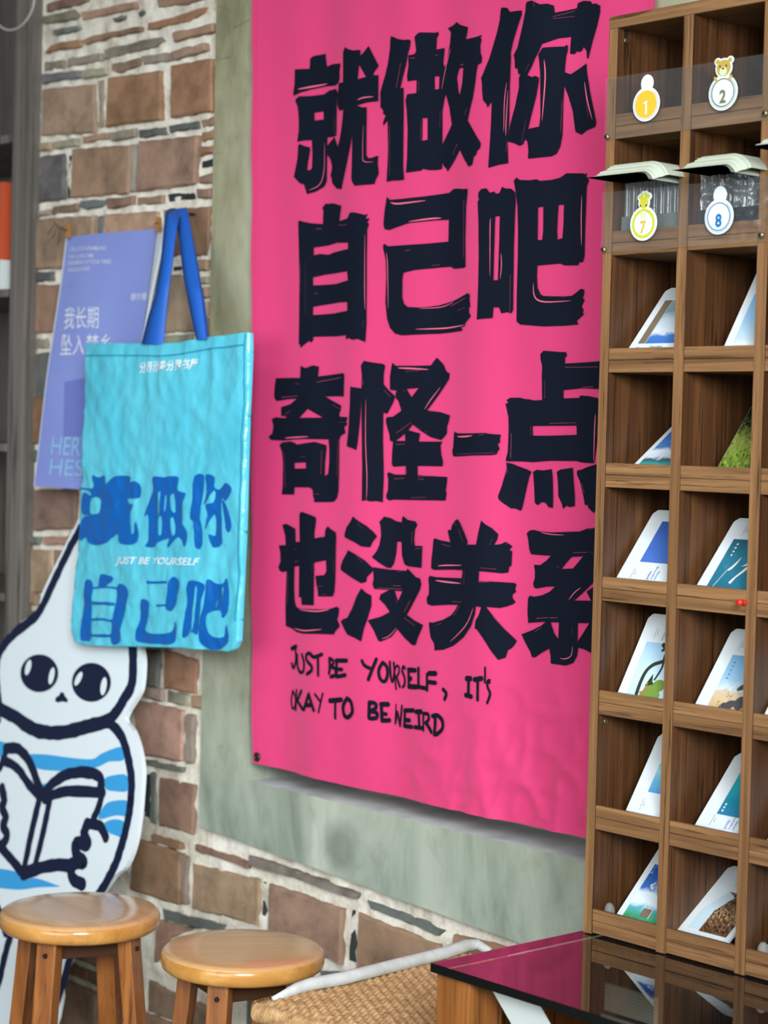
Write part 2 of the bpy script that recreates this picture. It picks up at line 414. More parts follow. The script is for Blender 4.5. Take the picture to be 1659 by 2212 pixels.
bm = new(); tone = bm.loops.layers.float_color.new('tone')
def mortar_patch(x0, x1, z0, z1):
    nu, nv = max(2, int((x1-x0)/0.011)), max(2, int((z1-z0)/0.011))
    def fn(s, t):
        x, zz = x0 + s*(x1-x0), z0 + t*(z1-z0)
        e = 0 if (s in (0, 1) or t in (0, 1)) else 1
        q = noise.noise(Vector((x*28, 3.1, zz*28))) + 0.7*noise.noise(Vector((x*70, 9.1, zz*70)))
        return (x, YW + 0.003 - 0.0075*q*e, zz)
    grid(bm, nu, nv, fn, 0, True)
for p in ((XB, -3.005, 0, 2.8), (-3.005, -0.45, 0, 0.50), (-3.005, -0.45, 2.34, 2.8), (-1.76, -0.45, 0.50, 2.34)): mortar_patch(*p)
for poly, kind in BR:
    cx = sum(q[0] for q in poly)/len(poly); cz = sum(q[1] for q in poly)/len(poly)
    ar = sum(poly[i][0]*poly[(i+1) % len(poly)][1] - poly[(i+1) % len(poly)][0]*poly[i][1] for i in range(len(poly)))
    if ar < 0: poly = poly[::-1]
    pts = []
    for i in range(len(poly)):
        a, b = poly[i], poly[(i+1) % len(poly)]; d = math.hypot(b[0]-a[0], b[1]-a[1]); n = max(1, int(d/0.016))
        for j in range(n):
            t = j/n; x, zz = a[0] + (b[0]-a[0])*t, a[1] + (b[1]-a[1])*t
            pts.append((x + 0.0028*noise.noise(Vector((x*45, cx*9, zz*45))), zz + 0.0028*noise.noise(Vector((x*45, 5 + cz*9, zz*45)))))
    prot = rb.uniform(0.002, 0.009) if kind != 'k' else -0.002
    tc = TONE[kind]; g = rb.uniform(0.88, 1.1); tl = lin(tuple(min(255, q*g*rb.uniform(0.97, 1.03)) for q in tc))
    rings = []
    size = min(max(q[0] for q in pts)-min(q[0] for q in pts), max(q[1] for q in pts)-min(q[1] for q in pts))
    ins = min(0.005, size*0.18)
    for y, kk in ((YW + 0.014, 0.0), (YW - prot + 0.004, 0.0), (YW - prot, ins)):
        ring = []
        for x, zz in pts:
            dx, dz = cx - x, cz - zz; d = math.hypot(dx, dz) or 1
            ring.append(bm.verts.new((x + dx/d*kk, y - (0.0012*noise.noise(Vector((x*30, 1, zz*30))) if kk else 0), zz + dz/d*kk)))
        rings.append(ring)
    fs = []
    for a, b in zip(rings, rings[1:]):
        for i in range(len(pts)):
            j = (i+1) % len(pts); fs.append(bm.faces.new((a[i], a[j], b[j], b[i])))
    fs.append(bm.faces.new(rings[-1]))
    for f in fs:
        f.material_index = 1
        for l in f.loops: l[tone] = tl
bmesh.ops.recalc_face_normals(bm, faces=[f for f in bm.faces if f.material_index == 1])
for x0, x1, z0, z1 in ((XB, -0.45, 0, 2.8),):   # solid body of the wall behind
    box(bm, (x0, 2.42, z0), (x1, 2.6, z1), 0, 0)
struct('wall_back', bm, [m_mortar.m, m_brick.m])

# ---- concrete frame of the walled-up opening, with its sill, jambs and recessed back
m_con = NT('concrete_render'); v = m_con.coord(); f1 = m_con.noise(m_con.coord(scale=(1, 1, .5)), 5.5, 6, 0.62, 0.5); f2 = m_con.noise(v, 170, 3, 0.6); f3 = m_con.noise(m_con.coord(loc=(2, 2, 2)), 13, 5, 0.6)
sx = m_con.n('ShaderNodeSeparateXYZ'); tc = m_con.n('ShaderNodeTexCoord'); m_con.l(tc.outputs['Object'], sx.inputs[0])
hz = m_con.n('ShaderNodeMapRange'); hz.inputs['From Min'].default_value = 0.55; hz.inputs['From Max'].default_value = 1.0; m_con.l(sx.outputs['Z'], hz.inputs['Value'])
ca = m_con.ramp(f1, [(0.30, (104, 112, 98)), (0.48, (148, 160, 146)), (0.70, (186, 194, 180))])
cb = m_con.ramp(f1, [(0.30, (112, 108, 82)), (0.48, (150, 148, 120)), (0.70, (178, 178, 154))])
c = m_con.mix(hz.outputs[0], ca, cb); c = m_con.mix(m_con.ramp(f3, [(0.56, (0, 0, 0)), (0.72, (175, 175, 175))]), c, (120, 114, 90))
for (px, py, r0, r1, amt) in ((735, 1832, .030, .062, 190), (575, 1838, .008, .028, 170), (640, 1700, .006, .03, 140)):      # damp stains on the render
    sp = at_y(YF, px, py); vd = m_con.n('ShaderNodeVectorMath', operation='DISTANCE'); tcs = m_con.n('ShaderNodeTexCoord'); m_con.l(tcs.outputs['Object'], vd.inputs[0]); vd.inputs[1].default_value = tuple(sp)
    wob = m_con.n('ShaderNodeMath', operation='MULTIPLY_ADD'); m_con.l(f3, wob.inputs[0]); wob.inputs[1].default_value = 0.05; m_con.l(vd.outputs['Value'], wob.inputs[2])
    mr = m_con.n('ShaderNodeMapRange'); m_con.l(wob.outputs[0], mr.inputs['Value']); mr.inputs['From Min'].default_value = r0 + .02; mr.inputs['From Max'].default_value = r1 + .02
    c = m_con.mix(m_con.ramp(mr.outputs[0], [(0.0, (amt, amt, amt)), (1.0, (0, 0, 0))]), c, (84, 86, 78))
m_con.base(c); m_con.bump(f2, 0.18, 0.002); m_con.rough(0.82, 0.25)
XO0, XO1, XI0, XI1, ZI0, ZI1, ZO1 = -3.011, -1.75, -2.868, -1.955, 0.613, 2.2, 2.35
def zo(x): return 0.505 + (x - XO0)*(-0.0535)
bm = new()
def cj(x, zz, y): return (x + 0.0015*noise.noise(Vector((x*20, 2, zz*20))), y + 0.0015*noise.noise(Vector((x*9, 7, zz*9))), zz + 0.0015*noise.noise(Vector((x*20, 8, zz*20))))
def strip(A, B, Cc, D, nu, nv, y=YF):
    def fn(s, t):
        x = (1-s)*(1-t)*A[0] + s*(1-t)*B[0] + s*t*Cc[0] + (1-s)*t*D[0]; zz = (1-s)*(1-t)*A[1] + s*(1-t)*B[1] + s*t*Cc[1] + (1-s)*t*D[1]
        return cj(x, zz, y)
    grid(bm, nu, nv, fn, 0, False)
strip((XO0, zo(XO0)), (XO1, zo(XO1)), (XI1, ZI0), (XI0, ZI0), 50, 8)
strip((XO0, zo(XO0)), (XI0, ZI0), (XI0, ZI1), (XO0, ZO1), 8, 60)
strip((XI1, ZI0), (XO1, zo(XO1)), (XO1, ZO1), (XI1, ZI1), 8, 60)
strip((XI0, ZI1), (XI1, ZI1), (XO1, ZO1), (XO0, ZO1), 50, 8)
def side(P, Q, y0, y1, n, nv=6):
    grid(bm, n, nv, lambda s, t: cj(P[0] + (Q[0]-P[0])*s, P[1] + (Q[1]-P[1])*s, y0 + (y1-y0)*t), 0, False)
side((XO0, zo(XO0)), (XO1, zo(XO1)), YF, 2.27, 50, 2); side((XO0, zo(XO0)), (XO0, ZO1), YF, 2.27, 60, 2)
side((XO1, zo(XO1)), (XO1, ZO1), YF, 2.27, 60, 2); side((XO0, ZO1), (XO1, ZO1), YF, 2.27, 50, 2)
nsill = len(bm.faces); bm.faces.ensure_lookup_table(); side((XI0, ZI0), (XI1, ZI0), YF, 2.36, 50); bm.faces.ensure_lookup_table()
for f in list(bm.faces)[nsill:]: f.material_index = 2
side((XI0, ZI0), (XI0, ZI1), YF, 2.36, 60); side((XI1, ZI0), (XI1, ZI1), YF, 2.36, 60); side((XI0, ZI1), (XI1, ZI1), YF, 2.36, 50)
strip((XI0, ZI0), (XI1, ZI0), (XI1, ZI1), (XI0, ZI1), 30, 40, 2.36)
bmesh.ops.remove_doubles(bm, verts=bm.verts, dist=0.0002)
# hairline cracks cut into the render
for pts in ("468,12 500,25", "472,128 500,122", "460,333 478,330 492,335", "505,60 540,42", "463,355 475,345"):
    p = [at_y(YF - 0.0004, x, y) for x, y in S(pts)]; tube(bm, p, 0.0003, 5, True, 1)
struct('trim_1', bm, [m_con.m, plain('crack_shadow', (104, 100, 80), 0.9), plain('lightened_sill', (232, 230, 236), 0.5, 0.4, 0.12, 9, 0.2, 60)])  # sill colour lightened to paint in the light that falls on it
# ================================================================== pink banner in the recess
def banner_relief(u, v):
    h = 0.0048*math.sin(u*19 + 0.6*math.sin(v*2.3)) + 0.0020*math.sin(u*43 + v*3.0 + 1.0)
    h += 0.0022*noise.noise(Vector((u*7, v*2.2, 3.3)))
    # creases where the cloth has been folded, strongest in the lower right corner
    k = max(0.0, min(1.0, (0.87 - v)/0.14))*max(0.10, min(1.0, (u + 2.50)/0.35))
    k = max(k, max(0.0, min(1.0, (u + 2.30)/0.2))*max(0.0, min(1.0, (0.92 - v)/0.12))*0.8)
    n1 = noise.noise(Vector((u*7 + v*13, v*7 - u*11, 1.0))); n2 = noise.noise(Vector((u*20 + v*8, v*13 - u*9, 6.0))); n3 = noise.noise(Vector((u*11 - v*16, v*10 + u*8, 4.0)))
    h += k*(0.0060*max(0, 1 - 2.6*abs(n1))**1.5 + 0.0034*max(0, 1 - 2.8*abs(n2))**1.5 + 0.0040*max(0, 1 - 2.8*abs(n3))**1.5)
    return h
BS = Sheet((0, 2.222, 0), (1, 0, 0), (0, 0, 1), banner_relief)      # u = x, v = z
b_tl, b_bl, b_bm, b_br = BS.uv(550, 0), BS.uv(546, 1648), BS.uv(830, 1717), BS.uv(1263, 1806)
def b_left(v): return b_bl[0] + (b_tl[0] - b_bl[0])*(v - b_bl[1])/(b_tl[1] - b_bl[1])
B_R = BS.uv(1412, 0)[0]; B_T = 2.30
def b_bot(u):
    t = (u - b_bl[0])/(b_br[0] - b_bl[0]); return b_bl[1] + (b_br[1] - b_bl[1])*t + 0.006*math.sin(3.0*t)*(-0.5)
m_pink = NT('pink_polyester'); v = m_pink.coord(); f = m_pink.noise(m_pink.coord(scale=(900, 900, 900)), 1.0, 2)
m_pink.base(m_pink.ramp(f, [(0.3, (214, 58, 114)), (0.7, (220, 64, 121))])); m_pink.bump(f, 0.06, 0.0005); m_pink.rough(0.62, 0.25)
m_pink.b.inputs['Sheen Weight'].default_value = 0.15
m_navy = NT('dark_print'); m_navy.base((15, 21, 36)); m_navy.rough(0.7, 0.12)
banner = thing('banner', 'tall bright pink cloth banner with big black brush lettering hung in the concrete opening', 'banner', (-2.4, 2.222, 2.3))
bm = new()
def fb(s, t):
    v0 = 0.0
    u = b_left(B_T)*(1-s) + B_R*s; zb = b_bot(u); v = zb + (B_T - zb)*t; u = b_left(v)*(1-s) + B_R*s
    edge = 0.0016*math.sin(v*31) if s in (0, 1) else 0
    return Vector(BS.pt(u + edge, v, 0))
grid(bm, 150, 250, fb)
for s0, s1 in ((0.0, 0.012), (0.988, 1.0)):      # stitched side hems
    grid(bm, 1, 250, lambda s, t: fb(s0 + (s1-s0)*s, t) + Vector((0, -0.0008, 0)))
grid(bm, 150, 1, lambda s, t: fb(s, 0.008*t) + Vector((0, -0.0012, 0)))
obj('cloth', bm, m_pink.m, banner)
K = .20012
GLYPH = [
 ((568, 90, K), ["350,300 495,290 500,230 500,185 520,160 560,145 600,140 655,125 672,265 740,240 842,235 830,330 835,390 820,440 780,470 650,480 520,510 400,550 345,580 328,575 335,530 345,460"],
  ["355,620 390,590 500,585 640,565 700,525 780,508 800,530 802,570 798,620 792,1005 770,1022 740,1026 680,1030 678,1210 676,1500 650,1560 560,1615 470,1645 440,1540 400,1530 370,1500 332,1455 345,1400 370,1270 380,1120 395,1102 440,1125 500,1140 500,1180 480,1300 472,1385 500,1385 518,1360 522,1200 515,1060 440,1065 370,1080 385,950 385,820 375,700 355,650", "540,765 635,748 638,835 545,850"],
  ["905,60 930,80 1000,100 1050,95 1082,95 1080,155 1110,125 1165,50 1200,120 1272,265 1225,330 1215,365 1270,365 1268,645 1150,660 1045,695 1080,705 1110,715 1150,710 1152,800 1150,1000 1150,1230 1170,1262 1210,1255 1240,1240 1268,1235 1262,1320 1270,1380 1272,1430 1240,1500 1230,1540 1070,1555 1030,1560 1000,1520 990,1480 995,1300 998,1010 980,1120 940,1290 900,1450 860,1600 835,1585 800,1585 740,1525 735,1480 718,1440 730,1400 738,1350 720,1280 680,1215 680,1120 720,1070 768,1028 790,1080 812,1135 830,1080 850,1000 870,880 885,730 850,745 825,735 805,680 800,560 815,540 820,450 878,440 880,300 878,120 890,90", "1068,252 1140,385 1055,410"]),
 ((768, 60, K), ["405,95 440,105 480,125 540,135 600,130 615,145 605,220 590,270 570,390 505,655 540,650 540,900 535,1200 530,1500 540,1640 480,1650 420,1650 352,1665 365,1440 370,1300 365,1005 320,1060 318,1020 345,950 318,930 318,890 290,860 290,760 288,700 310,620 345,500 375,370 395,230 400,130"],
  ["680,60 700,50 850,48 870,36 880,65 860,110 855,230 940,212 935,290 925,370 937,420 960,380 975,300 1000,160 1010,60 1008,40 975,0 1040,-32 1080,-65 1120,-35 1220,-5 1210,60 1195,125 1300,105 1385,80 1365,110 1378,125 1365,200 1370,280 1385,320 1380,380 1340,400 1325,470 1310,600 1285,750 1250,880 1222,1000 1290,1110 1378,1250 1370,1300 1330,1340 1330,1370 1300,1390 1280,1480 1235,1500 1180,1420 1120,1315 1060,1420 970,1550 960,1520 930,1490 915,1450 910,1520 860,1530 790,1535 720,1520 710,1540 558,1565 570,1400 578,1100 570,900 558,790 562,770 575,720 665,705 668,565 580,580 575,520 590,420 590,300 650,285 665,250 650,100",
   "838,520 885,518 880,655 840,665", "722,975 768,972 768,1205 718,1218", "945,725 955,725 990,850 1020,1040 915,1250 915,900", "1115,435 1165,428 1150,600 1120,725 1105,690 1085,530", "1120,400 1160,382 1160,400 1125,405"]),
 ((998, 0, K), ["450,85 515,90 550,135 640,125 690,122 690,165 640,300 590,450 560,575 562,640 550,900 545,1100 540,1350 520,1500 526,1660 530,1765 430,1780 310,1815 330,1500 340,1300 345,1100 300,1165 290,1130 250,1085 240,990 235,880 225,850 260,770 320,620 400,350 430,220 440,110"],
  ["745,30 800,15 825,30 880,55 950,45 1010,65 1020,140 1230,85 1240,30 1300,5 1380,10 1395,40 1440,35 1485,60 1485,130 1450,280 1400,440 1350,630 1335,620 1332,545 1300,500 1285,540 1250,560 1235,545 1205,580 1160,578 1165,480 1172,395 1050,415 900,480 870,560 830,640 800,720 750,815 720,830 690,800 650,810 640,750 610,740 605,640 595,600 640,520 700,280 730,130 735,60"],
  ["680,790 755,820 800,840 830,825 868,845 865,900 840,1050 790,1250 755,1400 868,1370 880,1250 880,1000 880,800 870,650 862,595 905,520 1000,510 1110,500 1130,480 1140,500 1140,540 1125,600 1115,700 1110,780 1165,800 1250,740 1330,680 1335,780 1370,1000 1435,1310 1425,1365 1360,1390 1330,1400 1270,1450 1210,1420 1195,1300 1185,1200 1140,1030 1105,925 1095,1100 1085,1450 1065,1580 1030,1660 980,1690 780,1715 750,1715 755,1620 745,1530 720,1510 700,1560 660,1580 600,1550 515,1530 530,1440 560,1320 610,1150 655,950 655,850"]),
 ((580, 420, K), ["330,280 380,295 460,310 575,318 580,170 565,145 600,100 700,95 770,115 803,125 790,200 778,290 880,262 910,205 940,195 1000,205 1080,225 1105,210 1085,265 1122,260 1100,310 1118,320 1100,380 1095,700 1092,1400 1080,1595 1000,1560 935,1570 900,1550 860,1565 865,1520 740,1530 485,1535 480,1575 460,1600 440,1580 400,1610 345,1655 340,1620 325,1610 330,1400 335,900 325,500 320,300",
   "482,572 640,548 740,520 890,522 890,592 720,622 640,650 550,640 485,655", "478,895 600,865 760,845 880,830 888,930 740,965 560,978 478,980", "480,1212 600,1190 780,1165 880,1162 880,1258 700,1285 480,1302"]),
 ((768, 396, K), ["355,145 385,180 500,170 700,145 990,98 1040,58 1110,55 1150,62 1222,60 1222,110 1205,250 1195,600 1198,900 1180,910 1050,920 1005,895 850,910 640,935 525,965 515,1050 512,1230 530,1300 570,1335 700,1340 870,1318 1050,1265 1230,1185 1258,1210 1250,1240 1262,1335 1245,1345 1248,1400 1270,1435 1200,1505 1190,1540 1130,1558 1162,1570 1155,1590 900,1620 720,1628 500,1640 430,1620 380,1560 350,1460 335,1280 345,1000 340,830 315,700 315,665 335,655 360,680 500,670 700,655 980,625 985,388 850,395 580,430 440,480 380,505 330,495 318,440 330,300"]),
 ((998, 376, K), ["205,200 235,165 290,155 330,205 375,190 395,215 430,210 460,140 500,160 560,160 610,205 612,300 600,500 588,800 580,1200 575,1465 555,1505 510,1490 450,1505 425,1440 370,1440 362,1555 290,1560 190,1570 195,1480 205,1200 210,900 205,500 195,300 212,280 200,240", "388,460 435,455 430,700 415,1145 370,1150 375,900"],
  ["620,42 660,68 760,72 840,60 870,78 980,65 1060,40 1120,-10 1290,-12 1300,0 1330,-15 1320,20 1350,60 1325,130 1318,300 1305,600 1298,880 1280,945 1240,950 1235,980 1100,985 1060,965 840,990 835,1100 840,1230 870,1300 900,1318 1100,1320 1170,1310 1260,1235 1295,1245 1290,1300 1275,1340 1298,1350 1265,1425 1285,1460 1275,1500 1295,1505 1215,1580 1232,1620 1100,1635 900,1645 650,1625 610,1590 615,1300 630,900 635,600 630,350 612,200 595,100 590,75",
   "852,362 903,355 900,600 890,712 845,715 848,550", "1045,335 1095,328 1090,550 1080,690 1035,708 1032,600"]),
 ((540, 780, K), ["545,50 600,75 640,60 680,45 745,60 735,165 860,150 1030,130 1045,150 1040,300 1038,385 1000,378 815,382 880,420 1005,480 1005,520 985,560 985,600 1088,605 1075,655 1085,690 1045,710 1065,775 1000,810 985,860 985,1150 980,1400 960,1480 920,1520 705,1522 705,1490 690,1450 690,1400 675,1375 640,1362 470,1362 465,1440 325,1440 335,1350 340,1100 330,980 305,905 330,878 420,864 470,880 500,900 640,880 700,870 830,905 835,950 820,1100 820,1240 855,1215 865,1100 865,950 855,845 600,840 470,843 350,858 225,850 205,815 240,780 250,700 235,625 270,605 370,615 380,600 322,590 325,495 420,465 500,405 400,410 280,430 258,390 262,290 275,185 400,180 540,180",
   "625,515 790,610 530,612", "470,1098 608,1092 608,1158 472,1160"]),
 ((728, 770, K), ["180,325 230,335 302,345 300,500 290,700 265,930 250,1010 205,990 140,970 150,870 165,700 175,520"],
  ["325,48 400,65 510,80 530,100 515,200 515,300 560,360 630,430 605,500 560,590 545,620 510,605 505,900 510,1300 505,1400 498,1575 440,1560 380,1565 350,1550 305,1560 310,1200 305,800 300,400 306,200 295,100"],
  ["600,65 635,100 850,100 1000,95 1035,40 1060,10 1130,85 1165,165 1200,180 1195,240 1130,340 1050,460 965,580 1100,600 1208,635 1195,700 1175,760 1175,830 1130,885 1110,902 1000,870 880,790 810,735 765,795 890,830 878,918 1125,918 1105,960 1115,1060 1135,1130 1130,1185 865,1180 865,1280 1000,1290 1185,1300 1180,1380 1170,1440 1180,1480 1168,1555 900,1550 600,1545 560,1555 530,1530 530,1490 545,1450 550,1330 540,1260 560,1250 620,1275 730,1275 730,1180 600,1190 585,1160 590,1040 600,920 570,910 565,840 545,770 530,690 540,655 600,650 690,585 660,480 635,450 630,400 645,370 600,362 575,360 575,220 590,120",
   "750,350 875,340 802,438", "630,910 725,835 730,910"]),
 ((968, 750, K), ["62,910 110,930 300,930 440,925 480,935 595,945 585,990 588,1030 565,1045 582,1100 560,1130 555,1155 500,1165 300,1168 100,1178 52,1175 40,1120 52,1080"],
  ["1045,38 1130,45 1215,52 1260,50 1270,90 1250,110 1250,175 1400,165 1630,150 1800,150 1810,440 1620,450 1420,440 1235,462 1235,552 1390,545 1400,520 1500,528 1612,550 1608,700 1600,1000 1560,1250 1500,1250 1400,1240 1370,1228 1100,1225 920,1240 800,1232 645,1232 640,1210 660,1130 670,900 668,750 640,610 670,600 650,570 690,545 790,545 850,560 910,565 930,575 1025,570 1025,300 1030,200 1015,140 1012,75", "922,850 1362,845 1365,945 1090,955 925,955"],
  ["645,1245 700,1255 780,1290 860,1320 905,1345 880,1400 850,1520 820,1659 795,1755 780,1765 735,1740 690,1740 610,1680 570,1640 565,1605 600,1500 630,1380 650,1310"],
  ["920,1345 960,1322 1030,1330 1115,1315 1125,1400 1128,1600 1125,1735 1080,1725 1050,1680 1010,1670 965,1705 935,1680 930,1500"],
  ["1165,1345 1200,1320 1325,1300 1330,1400 1345,1600 1345,1715 1290,1725 1260,1710 1225,1745 1215,1690 1180,1610 1175,1450"],
  ["1370,1330 1420,1320 1460,1300 1580,1265 1700,1300 1800,1700 1570,1770 1560,1790 1500,1740 1480,1700 1455,1705 1440,1620 1400,1450 1365,1370"]),
 ((560, 1090, K), ["450,75 520,95 615,130 630,150 625,220 612,300 615,362 725,345 730,270 755,232 800,270 850,300 855,360 850,500 845,800 835,940 815,990 660,990 655,930 640,870 635,820 625,768 720,760 745,720 740,600 615,625 612,1085 465,1080 460,1000 428,1000 430,660 370,670 365,900 375,1050 395,1105 440,1125 700,1130 780,1125 860,1100 888,1120 880,1190 865,1240 895,1310 840,1370 830,1400 700,1395 480,1390 400,1375 340,1340 265,1310 262,1100 270,850 275,720 230,730 200,710 190,670 210,620 210,520 195,440 265,435 260,330 230,220 270,205 380,260 385,405 435,400 430,110"]),
 ((718, 1100, K), ["262,75 300,110 400,180 460,240 495,292 460,345 430,410 345,400 280,355 165,300 165,260 190,190 235,130"], ["205,440 280,480 380,550 460,640 450,675 400,730 395,780 345,798 250,740 120,655 115,620 140,550 190,470"],
  ["345,850 390,900 440,930 440,1040 400,1190 370,1280 340,1425 280,1390 190,1350 160,1300 115,1210 140,1185 190,1170 240,1080 300,930"],
  ["560,78 620,95 680,130 735,140 740,85 755,75 800,115 890,130 912,170 885,220 875,330 885,395 970,395 962,632 800,615 760,590 735,500 730,352 685,350 675,480 650,590 620,635 580,630 500,570 445,515 490,450 515,380 530,280 525,180 515,135"],
  ["455,625 600,650 780,665 800,640 850,690 900,735 945,745 962,810 945,870 890,970 790,1140 880,1200 985,1250 960,1310 925,1380 895,1465 850,1465 760,1390 680,1295 620,1380 520,1430 500,1420 480,1370 460,1310 405,1200 420,1190 520,1160 605,1110 560,1030 510,970 520,920 600,870 465,860 450,810 460,750", "655,880 738,885 690,990"]),
 ((848, 1100, K), ["690,118 720,105 760,160 800,240 850,350 840,380 945,380 970,250 1000,120 1040,160 1110,205 1168,270 1160,320 1130,382 1180,378 1240,350 1300,400 1270,440 1298,450 1290,610 1270,620 1260,682 1200,690 980,665 975,775 1100,778 1320,795 1338,815 1325,860 1335,890 1300,920 1300,960 1328,1000 1310,1022 1240,1050 1180,1065 1050,1050 1140,1180 1240,1310 1340,1420 1320,1460 1290,1500 1255,1520 1235,1600 1165,1625 1100,1530 1020,1390 960,1300 930,1280 940,1200 975,1140 1002,1055 945,1045 935,1130 890,1260 800,1380 680,1470 560,1515 465,1522 460,1450 420,1380 405,1280 400,1220 450,1222 560,1190 650,1140 700,1080 730,1030 600,1030 430,1040 380,1020 372,960 395,920 400,860 390,740 405,718 480,732 600,738 775,742 785,655 650,650 450,655 420,635 420,560 435,420 440,330 455,312 520,335 630,355 600,240 600,222 635,225 650,170"]),
 ((1028, 1120, K), ["545,160 575,130 620,122 690,140 820,150 1100,140 1180,110 1275,98 1380,75 1430,140 1400,330 1320,560 1255,695 1150,790 1045,885 1250,888 1400,890 1450,1000 1440,1110 1350,1130 1400,1200 1480,1320 1400,1480 1240,1450 1150,1410 1090,1395 1080,1480 1040,1560 960,1588 805,1565 800,1480 785,1405 700,1450 630,1500 595,1495 580,1445 520,1330 485,1250 600,1205 700,1155 745,1115 620,1122 555,1128 548,1000 555,860 575,832 620,845 700,830 790,790 845,735 760,735 650,755 620,745 610,700 630,640 630,560 620,500 690,502 760,450 802,402 700,395 590,385 570,330 560,220",
   "1015,415 1138,408 1030,540 912,545 960,480", "800,1120 885,1122 880,1300 840,1240", "1085,1130 1215,1130 1085,1330"], ["1180,790 1255,740 1400,887 1235,887"]),
]
STREAK = [
 ((568, 90, K), "380,515 520,485 680,452/20|1055,635 1120,610 1220,598/14|1120,900 1115,1230 1130,1298 1225,1302/8|650,1085 648,1380 600,1540 490,1605/10|385,680 395,1000/8|770,820 768,1000/9|885,740 872,880/9|705,1230 745,1320/8"),
 ((768, 60, K), "515,390 465,660/14|390,1060 387,1600/9|610,332 655,328/13|850,292 872,290/11|1012,220 960,400 908,660/8|895,900 890,1060/8|705,1010 705,1222/8|1090,1250 1035,1370/11|1210,870 1190,940/11|688,560 690,690/8"),
 ((998, 0, K), "515,900 490,1100 482,1430/12|530,980 510,1300 505,1470/13|920,650 930,850 898,1310/16|1085,1080 1070,1430/11|1310,880 1340,1080 1395,1290/15|1322,1000 1350,1270/9|1005,185 1215,115/12|1002,205 1210,175/11|1172,410 1165,500/7|820,35 826,85/9|770,700 730,780/9|520,1520 505,1640/10|735,1290 680,1560/6"),
 ((580, 420, K), "765,335 880,330/12|505,370 562,370/14|1078,430 1075,1000 1080,1250/9|490,1075 528,1066/13|345,760 345,1060/8|400,720 400,1300/4|1060,1360 1058,1430/8"),
 ((768, 396, K), "395,208 480,222 750,185/18|585,415 800,380 905,372/16|1178,180 1172,800/12|350,750 362,900 365,1360/10|548,728 600,718/14|815,885 890,878/8|690,1350 900,1335 1050,1280/8|1010,1325 1195,1240/17|1095,1375 1195,1342/8|650,1575 950,1562 1190,1530/14"),
 ((998, 376, K), "340,480 335,620 335,1110/11|450,860 455,980 443,1135/11|550,1090 540,1490/11|1275,230 1268,500 1270,770/12|800,1180 805,1300 850,1365 960,1382 1160,1365/15|1130,1290 960,1325/7"),
 ((540, 780, K), "720,228 1000,178/18|330,390 515,375/14|485,245 532,242/10|365,830 500,822 640,815/14|355,590 430,530/10|900,470 1000,520/10|355,990 365,1370/11|785,960 778,1220/14|970,850 965,1250/11|540,1030 605,1035/9|690,1432 760,1438/9|975,662 1080,658/7"),
 ((728, 770, K), "348,460 345,900 358,1300 352,1550/10|520,365 580,435/11|322,255 322,310/12|660,125 800,130 980,140/17|740,165 900,150/8|1100,330 1000,470 938,570/10|635,828 800,710/12|820,740 900,790/10|630,950 725,945/14|740,1190 745,1270/14|610,1322 718,1312/14|868,1325 935,1325/12|870,1300 1000,1285/10|790,1525 960,1520/8|975,590 1080,598/7|710,355 740,385/8|175,690 165,860/9|690,540 712,560/7|945,805 965,820/8"),
 ((968, 750, K), "105,965 200,965 300,955/16|370,955 450,932/8|110,1155 540,1140/7|1250,215 1612,212/14|1435,430 1550,428/18|1055,360 1055,555/9|700,930 690,1200/16|905,850 905,950/9|1100,822 1362,815/12|1580,720 1570,900 1560,1240/14|660,1330 630,1400/10|1420,1470 1450,1575/14|1178,1450 1178,1600/5"),
 ((560, 1090, K), "375,622 430,605/13|375,478 398,476/9|290,750 285,1090/10|600,630 590,740/8|830,580 825,730/8|440,1135 650,1150 780,1130/14|370,1335 500,1360 700,1345/14|650,885 708,878/8|850,400 842,520/7|700,968 755,965/8"),
 ((718, 1100, K), "500,850 740,865/12|640,825 722,828/12|850,240 848,380/12|890,425 965,425/9|830,985 760,1110/17|760,1175 890,1258/10|670,980 682,1018/8|310,155 370,210/7|300,505 360,570/7|685,680 740,665/7|158,1205 160,1220/14|285,1000 245,1090/7|675,1280 600,1370 530,1400/7"),
 ((848, 1100, K), "495,612 600,605 780,605/12|470,768 600,785 770,800/17|530,375 638,402/10|735,215 790,352/10|755,155 795,240/9|660,995 772,1000/12|990,632 1150,645/10|980,785 1080,782/15|920,1060 830,1250 640,1430/10|750,1045 680,1145/11|1120,1160 1240,1310/10|1110,320 1085,390/7|808,670 806,805/8|680,140 710,175/8|465,1255 540,1230/7|1240,380 1255,355/9"),
 ((1028, 1120, K), "1030,370 1190,365/13|650,1078 770,1070/17|790,1072 878,1072/14|890,510 865,540/9|1120,745 1050,800 990,880/10|700,150 800,170 940,180/8|1195,125 1275,100/10|890,1130 885,1280/9|1035,1380 1020,1480 960,1515 905,1510/9|700,1175 630,1222/13|1030,1180 1030,1250/7|1225,365 1262,362/8|340,280 355,255/9"),
]
O_, P_ = (610, 1380, .1507), (840, 1400, .1507)
